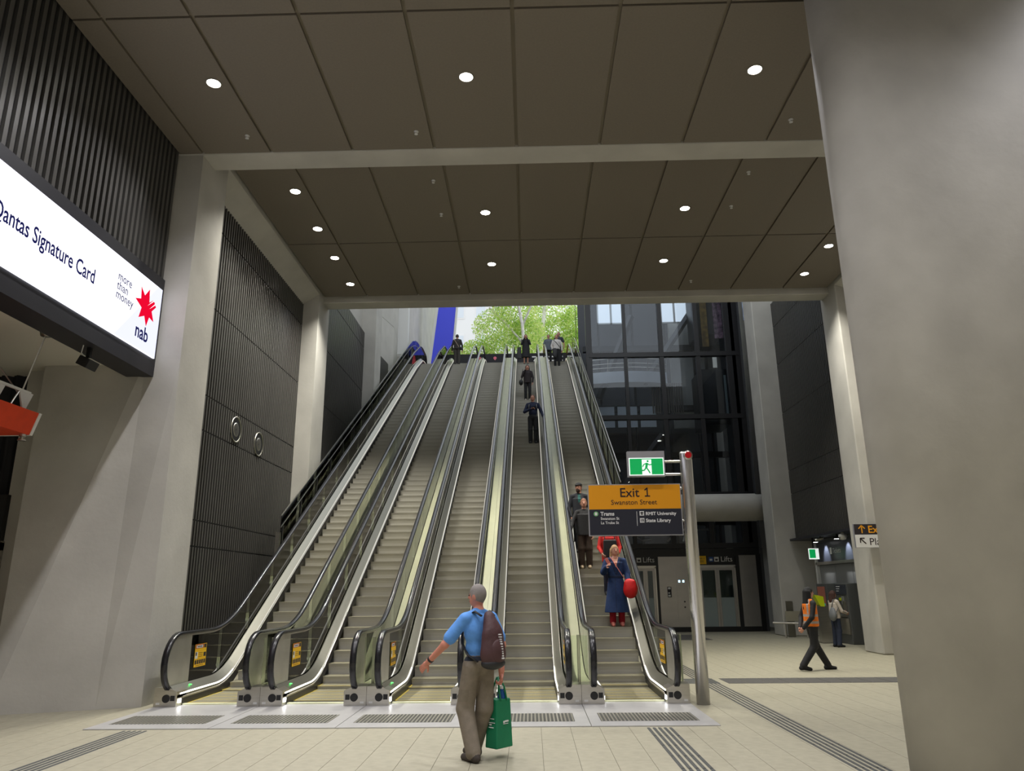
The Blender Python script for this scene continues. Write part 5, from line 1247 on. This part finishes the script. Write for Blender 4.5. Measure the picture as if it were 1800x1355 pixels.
# --- escalator 3 (centre -.08)
y5, z5 = stand(3, 26.9)
person('man in navy shirt with a phone at his chest and one hand on the rail', (.18, y5, z5), PI, 1.86, {'top': lin(26, 36, 66)[:3], 'legs': (.016, .017, .02), 'hair': lin(95, 60, 45)[:3]},
       (((-.30, .02, 1.14), (-.36, .14, .93)), ((.29, .06, 1.14), (.07, .17, 1.21))), voxel=.013, hair='short', head=(R(-15), R(10)), hands=((.9, Vector((0, -.2, -1))), 1.0), legw=1.1)
p5 = thing('phone', 'phone held at the chest of the man in the navy shirt', 'phone', (.18, y5, z5), PI); MB().bbox((-.02, .245, 1.32), (.04, .006, .075), Matrix.Rotation(R(-70), 3, 'Y')).build('body', 'phone', p5)
b5 = thing('backpack', 'pale backpack straps on the man in the navy shirt', 'backpack', (.18, y5, z5), PI)
blob('body', [('e', ((0, -.20, 1.28), (.14, .09, .22)))], 'bag_grey', b5, .016)
for e in (-1, 1): MB().tube([(e * .12, -.16, 1.48), (e * .13, 0, 1.55), (e * .14, .125, 1.45), (e * .15, .15, 1.30)], .018, 7, flat=.5).build('shoulder_strap', 'bag_grey', b5, smooth=True)
y6, z6 = stand(3, 31.8)
person('woman dressed in black touching her face, riding down above the man in navy', (-.0, y6, z6), PI, 1.66, {'top': (.020, .014, .016), 'legs': (.014, .014, .016), 'hair': (.012, .01, .01)},
       (((-.26, .02, 1.13), (-.24, .08, .89)), ((.26, .06, 1.16), (.10, .16, 1.46))), voxel=.014, hair='mid', coat=(.86, 1.0), shoe=lin(190, 180, 170)[:3])
k6 = thing('handbag', 'black shoulder bag on the woman dressed in black', 'bag', (0, y6, z6), PI); blob('body', [('e', ((.29, .0, .86), (.09, .12, .14)))], 'bag_black', k6, .016); MB().tube([(.27, .05, .98), (.2, .04, 1.47), (.26, -.06, .98)], .012, 6).build('strap', 'bag_black', k6)
y7, z7 = stand(3, 38.1)
person('person in long black coat with both hands at the face at the escalator top', (-.06, y7, z7), PI, 1.70, {'top': (.014, .014, .016), 'legs': (.014, .014, .016), 'hair': (.025, .018, .014)},
       (((-.24, .1, 1.18), (-.07, .18, 1.50)), ((.24, .1, 1.18), (.07, .18, 1.50))), voxel=.018, hair='long', coat=(.42, 1.25), bare_legs=True)
k7 = thing('tote_bag', 'black tote hanging beside the person in the long black coat', 'bag', (-.06, y7, z7), PI); MB().prism([(.24, .35), (.50, .38), (.46, 1.0), (.26, 1.0)], 'y', -.06, .06).build('body', 'bag_black', k7, bevel=.02); MB().tube([(.27, 0, 1.0), (.22, 0, 1.46), (.44, 0, 1.0)], .012, 6).build('strap', 'bag_black', k7)
# --- top of escalator 4 and landing
y8, z8 = stand(4, 37.55)
person('man in white shirt with a black cross-body strap at the top of the escalator', (1.58, y8, z8), PI, 1.78, {'top': lin(205, 200, 195)[:3], 'legs': (.014, .014, .017), 'hair': lin(120, 70, 55)[:3], 'strapc': (.01, .01, .012)},
       (((-.27, .02, 1.13), (-.27, .08, .88)), ((.27, .02, 1.13), (.22, .1, .9))), voxel=.016, hair='short', coat=(.95, 1.0), trim=((lambda C: (abs(C[:, 0] + (C[:, 2] - 1.25) * -.75) < .022) & (C[:, 1] > 0) & (C[:, 2] > 1.0), ('strapc', ('top',))),))
k8 = thing('folded_coat', 'black coat hanging over the arm of the man in the white shirt', 'coat', (1.58, y8, z8), PI); blob('body', [('e', ((.10, .17, .72), (.15, .06, .28))), ('e', ((.16, .12, .92), (.10, .08, .08)))], 'bag_black', k8, .018)
person('person in grey patterned top standing on the landing behind the rail', (1.22, 39.75, prof(39.7)), PI, 1.72, {'top': lin(96, 104, 112)[:3], 'legs': (.02, .02, .025), 'hair': (.03, .022, .018)},
       (((-.27, .0, 1.13), (-.28, .05, .88)), ((.27, .0, 1.13), (.28, .05, .88))), voxel=.018, hair='short', coat=(.80, 1.1), sleeve='short')
person('man in dark shirt stepping up behind the man in the white shirt', (1.78, 39.3, prof(39.1)), PI, 1.78, {'top': lin(60, 62, 72)[:3], 'legs': (.02, .02, .028), 'hair': lin(130, 95, 75)[:3]},
       (((-.27, .0, 1.13), (-.28, .05, .88)), ((.27, .0, 1.13), (.28, .05, .88))), voxel=.018, hair='short', sleeve='short')
y9, z9 = stand(1, 38.3)
o9 = person('man in dark jacket with a pale strap across his back stepping off the escalator', (XC[1] - .28, y9, z9), 0, 1.74, {'top': lin(48, 44, 44)[:3], 'legs': lin(66, 62, 58)[:3], 'hair': lin(70, 62, 58)[:3], 'strapc': lin(170, 150, 130)[:3]},
       (((-.27, .0, 1.13), (-.28, .05, .88)), ((.27, .0, 1.13), (.28, .05, .88))), voxel=.016, hair='short', legw=1.15, coat=(.90, 1.0), trim=((lambda C: (abs(C[:, 0] + .02 + (C[:, 2] - 1.22) * .6) < .014) & (C[:, 1] < 0) & (C[:, 2] > 1.0), ('strapc', ('top',))),))
k9 = thing('shoulder_bag', 'small dark bag at the hip of the man stepping off the escalator', 'bag', (XC[1] - .28, y9, z9), 0); blob('body', [('e', ((.22, -.08, .92), (.07, .08, .10)))], 'bag_black', k9, .016)
# --- staff member in the orange vest
st_ = person('station worker in orange reflective vest and black clothes walking with hands behind the back', (6.22, 17.45, 0), R(-82), 1.74, {'top': (.012, .012, .014), 'legs': (.013, .013, .015), 'hair': (.008, .008, .009), 'vest': lin(240, 125, 25)[:3], 'band': lin(175, 165, 160)[:3]},
       (((-.24, -.10, 1.12), (-.07, -.235, .90)), ((.25, -.10, 1.12), (.10, -.235, .90))), (((-.09, .10, .50), (-.09, .33, .085), 0), ((.09, -.04, .50), (.09, -.34, .10), 0)), voxel=.0105, hair='long', vest=True, legw=1.15, shoe=(.01, .01, .011), hands=(1.0, 1.0), head=(R(0), 0),
       trim=((lambda C: (((C[:, 2] > 1.135) & (C[:, 2] < 1.185)) | ((C[:, 2] > .985) & (C[:, 2] < 1.035))), ('band', ('vest',))), (lambda C: (abs(abs(C[:, 0]) - .11) < .02) & (C[:, 2] > 1.19) & (abs(C[:, 1]) > .06), ('band', ('vest',)))))
# --- woman at the ticket machine
person('woman in cream jacket and dark jeans using the ticket machine', (9.2, 23.75, 0), R(-75), 1.62, {'top': lin(200, 190, 178)[:3], 'legs': lin(38, 46, 66)[:3], 'hair': lin(62, 38, 30)[:3]},
       (((-.24, .10, 1.12), (-.14, .34, 1.10)), ((.24, .10, 1.12), (.14, .34, 1.06))), voxel=.012, hair='mid', coat=(.90, 1.05), legw=1.2, shoe=(.01, .01, .01))
k10 = thing('shoulder_bag', 'grey fabric bag on the back of the woman at the ticket machine', 'bag', (9.2, 23.75, 0), R(-75)); blob('body', [('e', ((.14, -.17, .92), (.15, .085, .17))), ('e', ((.14, -.16, 1.05), (.10, .06, .10)))], 'bag_grey', k10, .014); MB().tube([(.08, -.15, 1.12), (.12, -.1, 1.36), (.14, .0, 1.40), (.2, .05, 1.2), (.22, -.10, 1.0)], .012, 6).build('strap', 'bag_grey', k10, smooth=True)
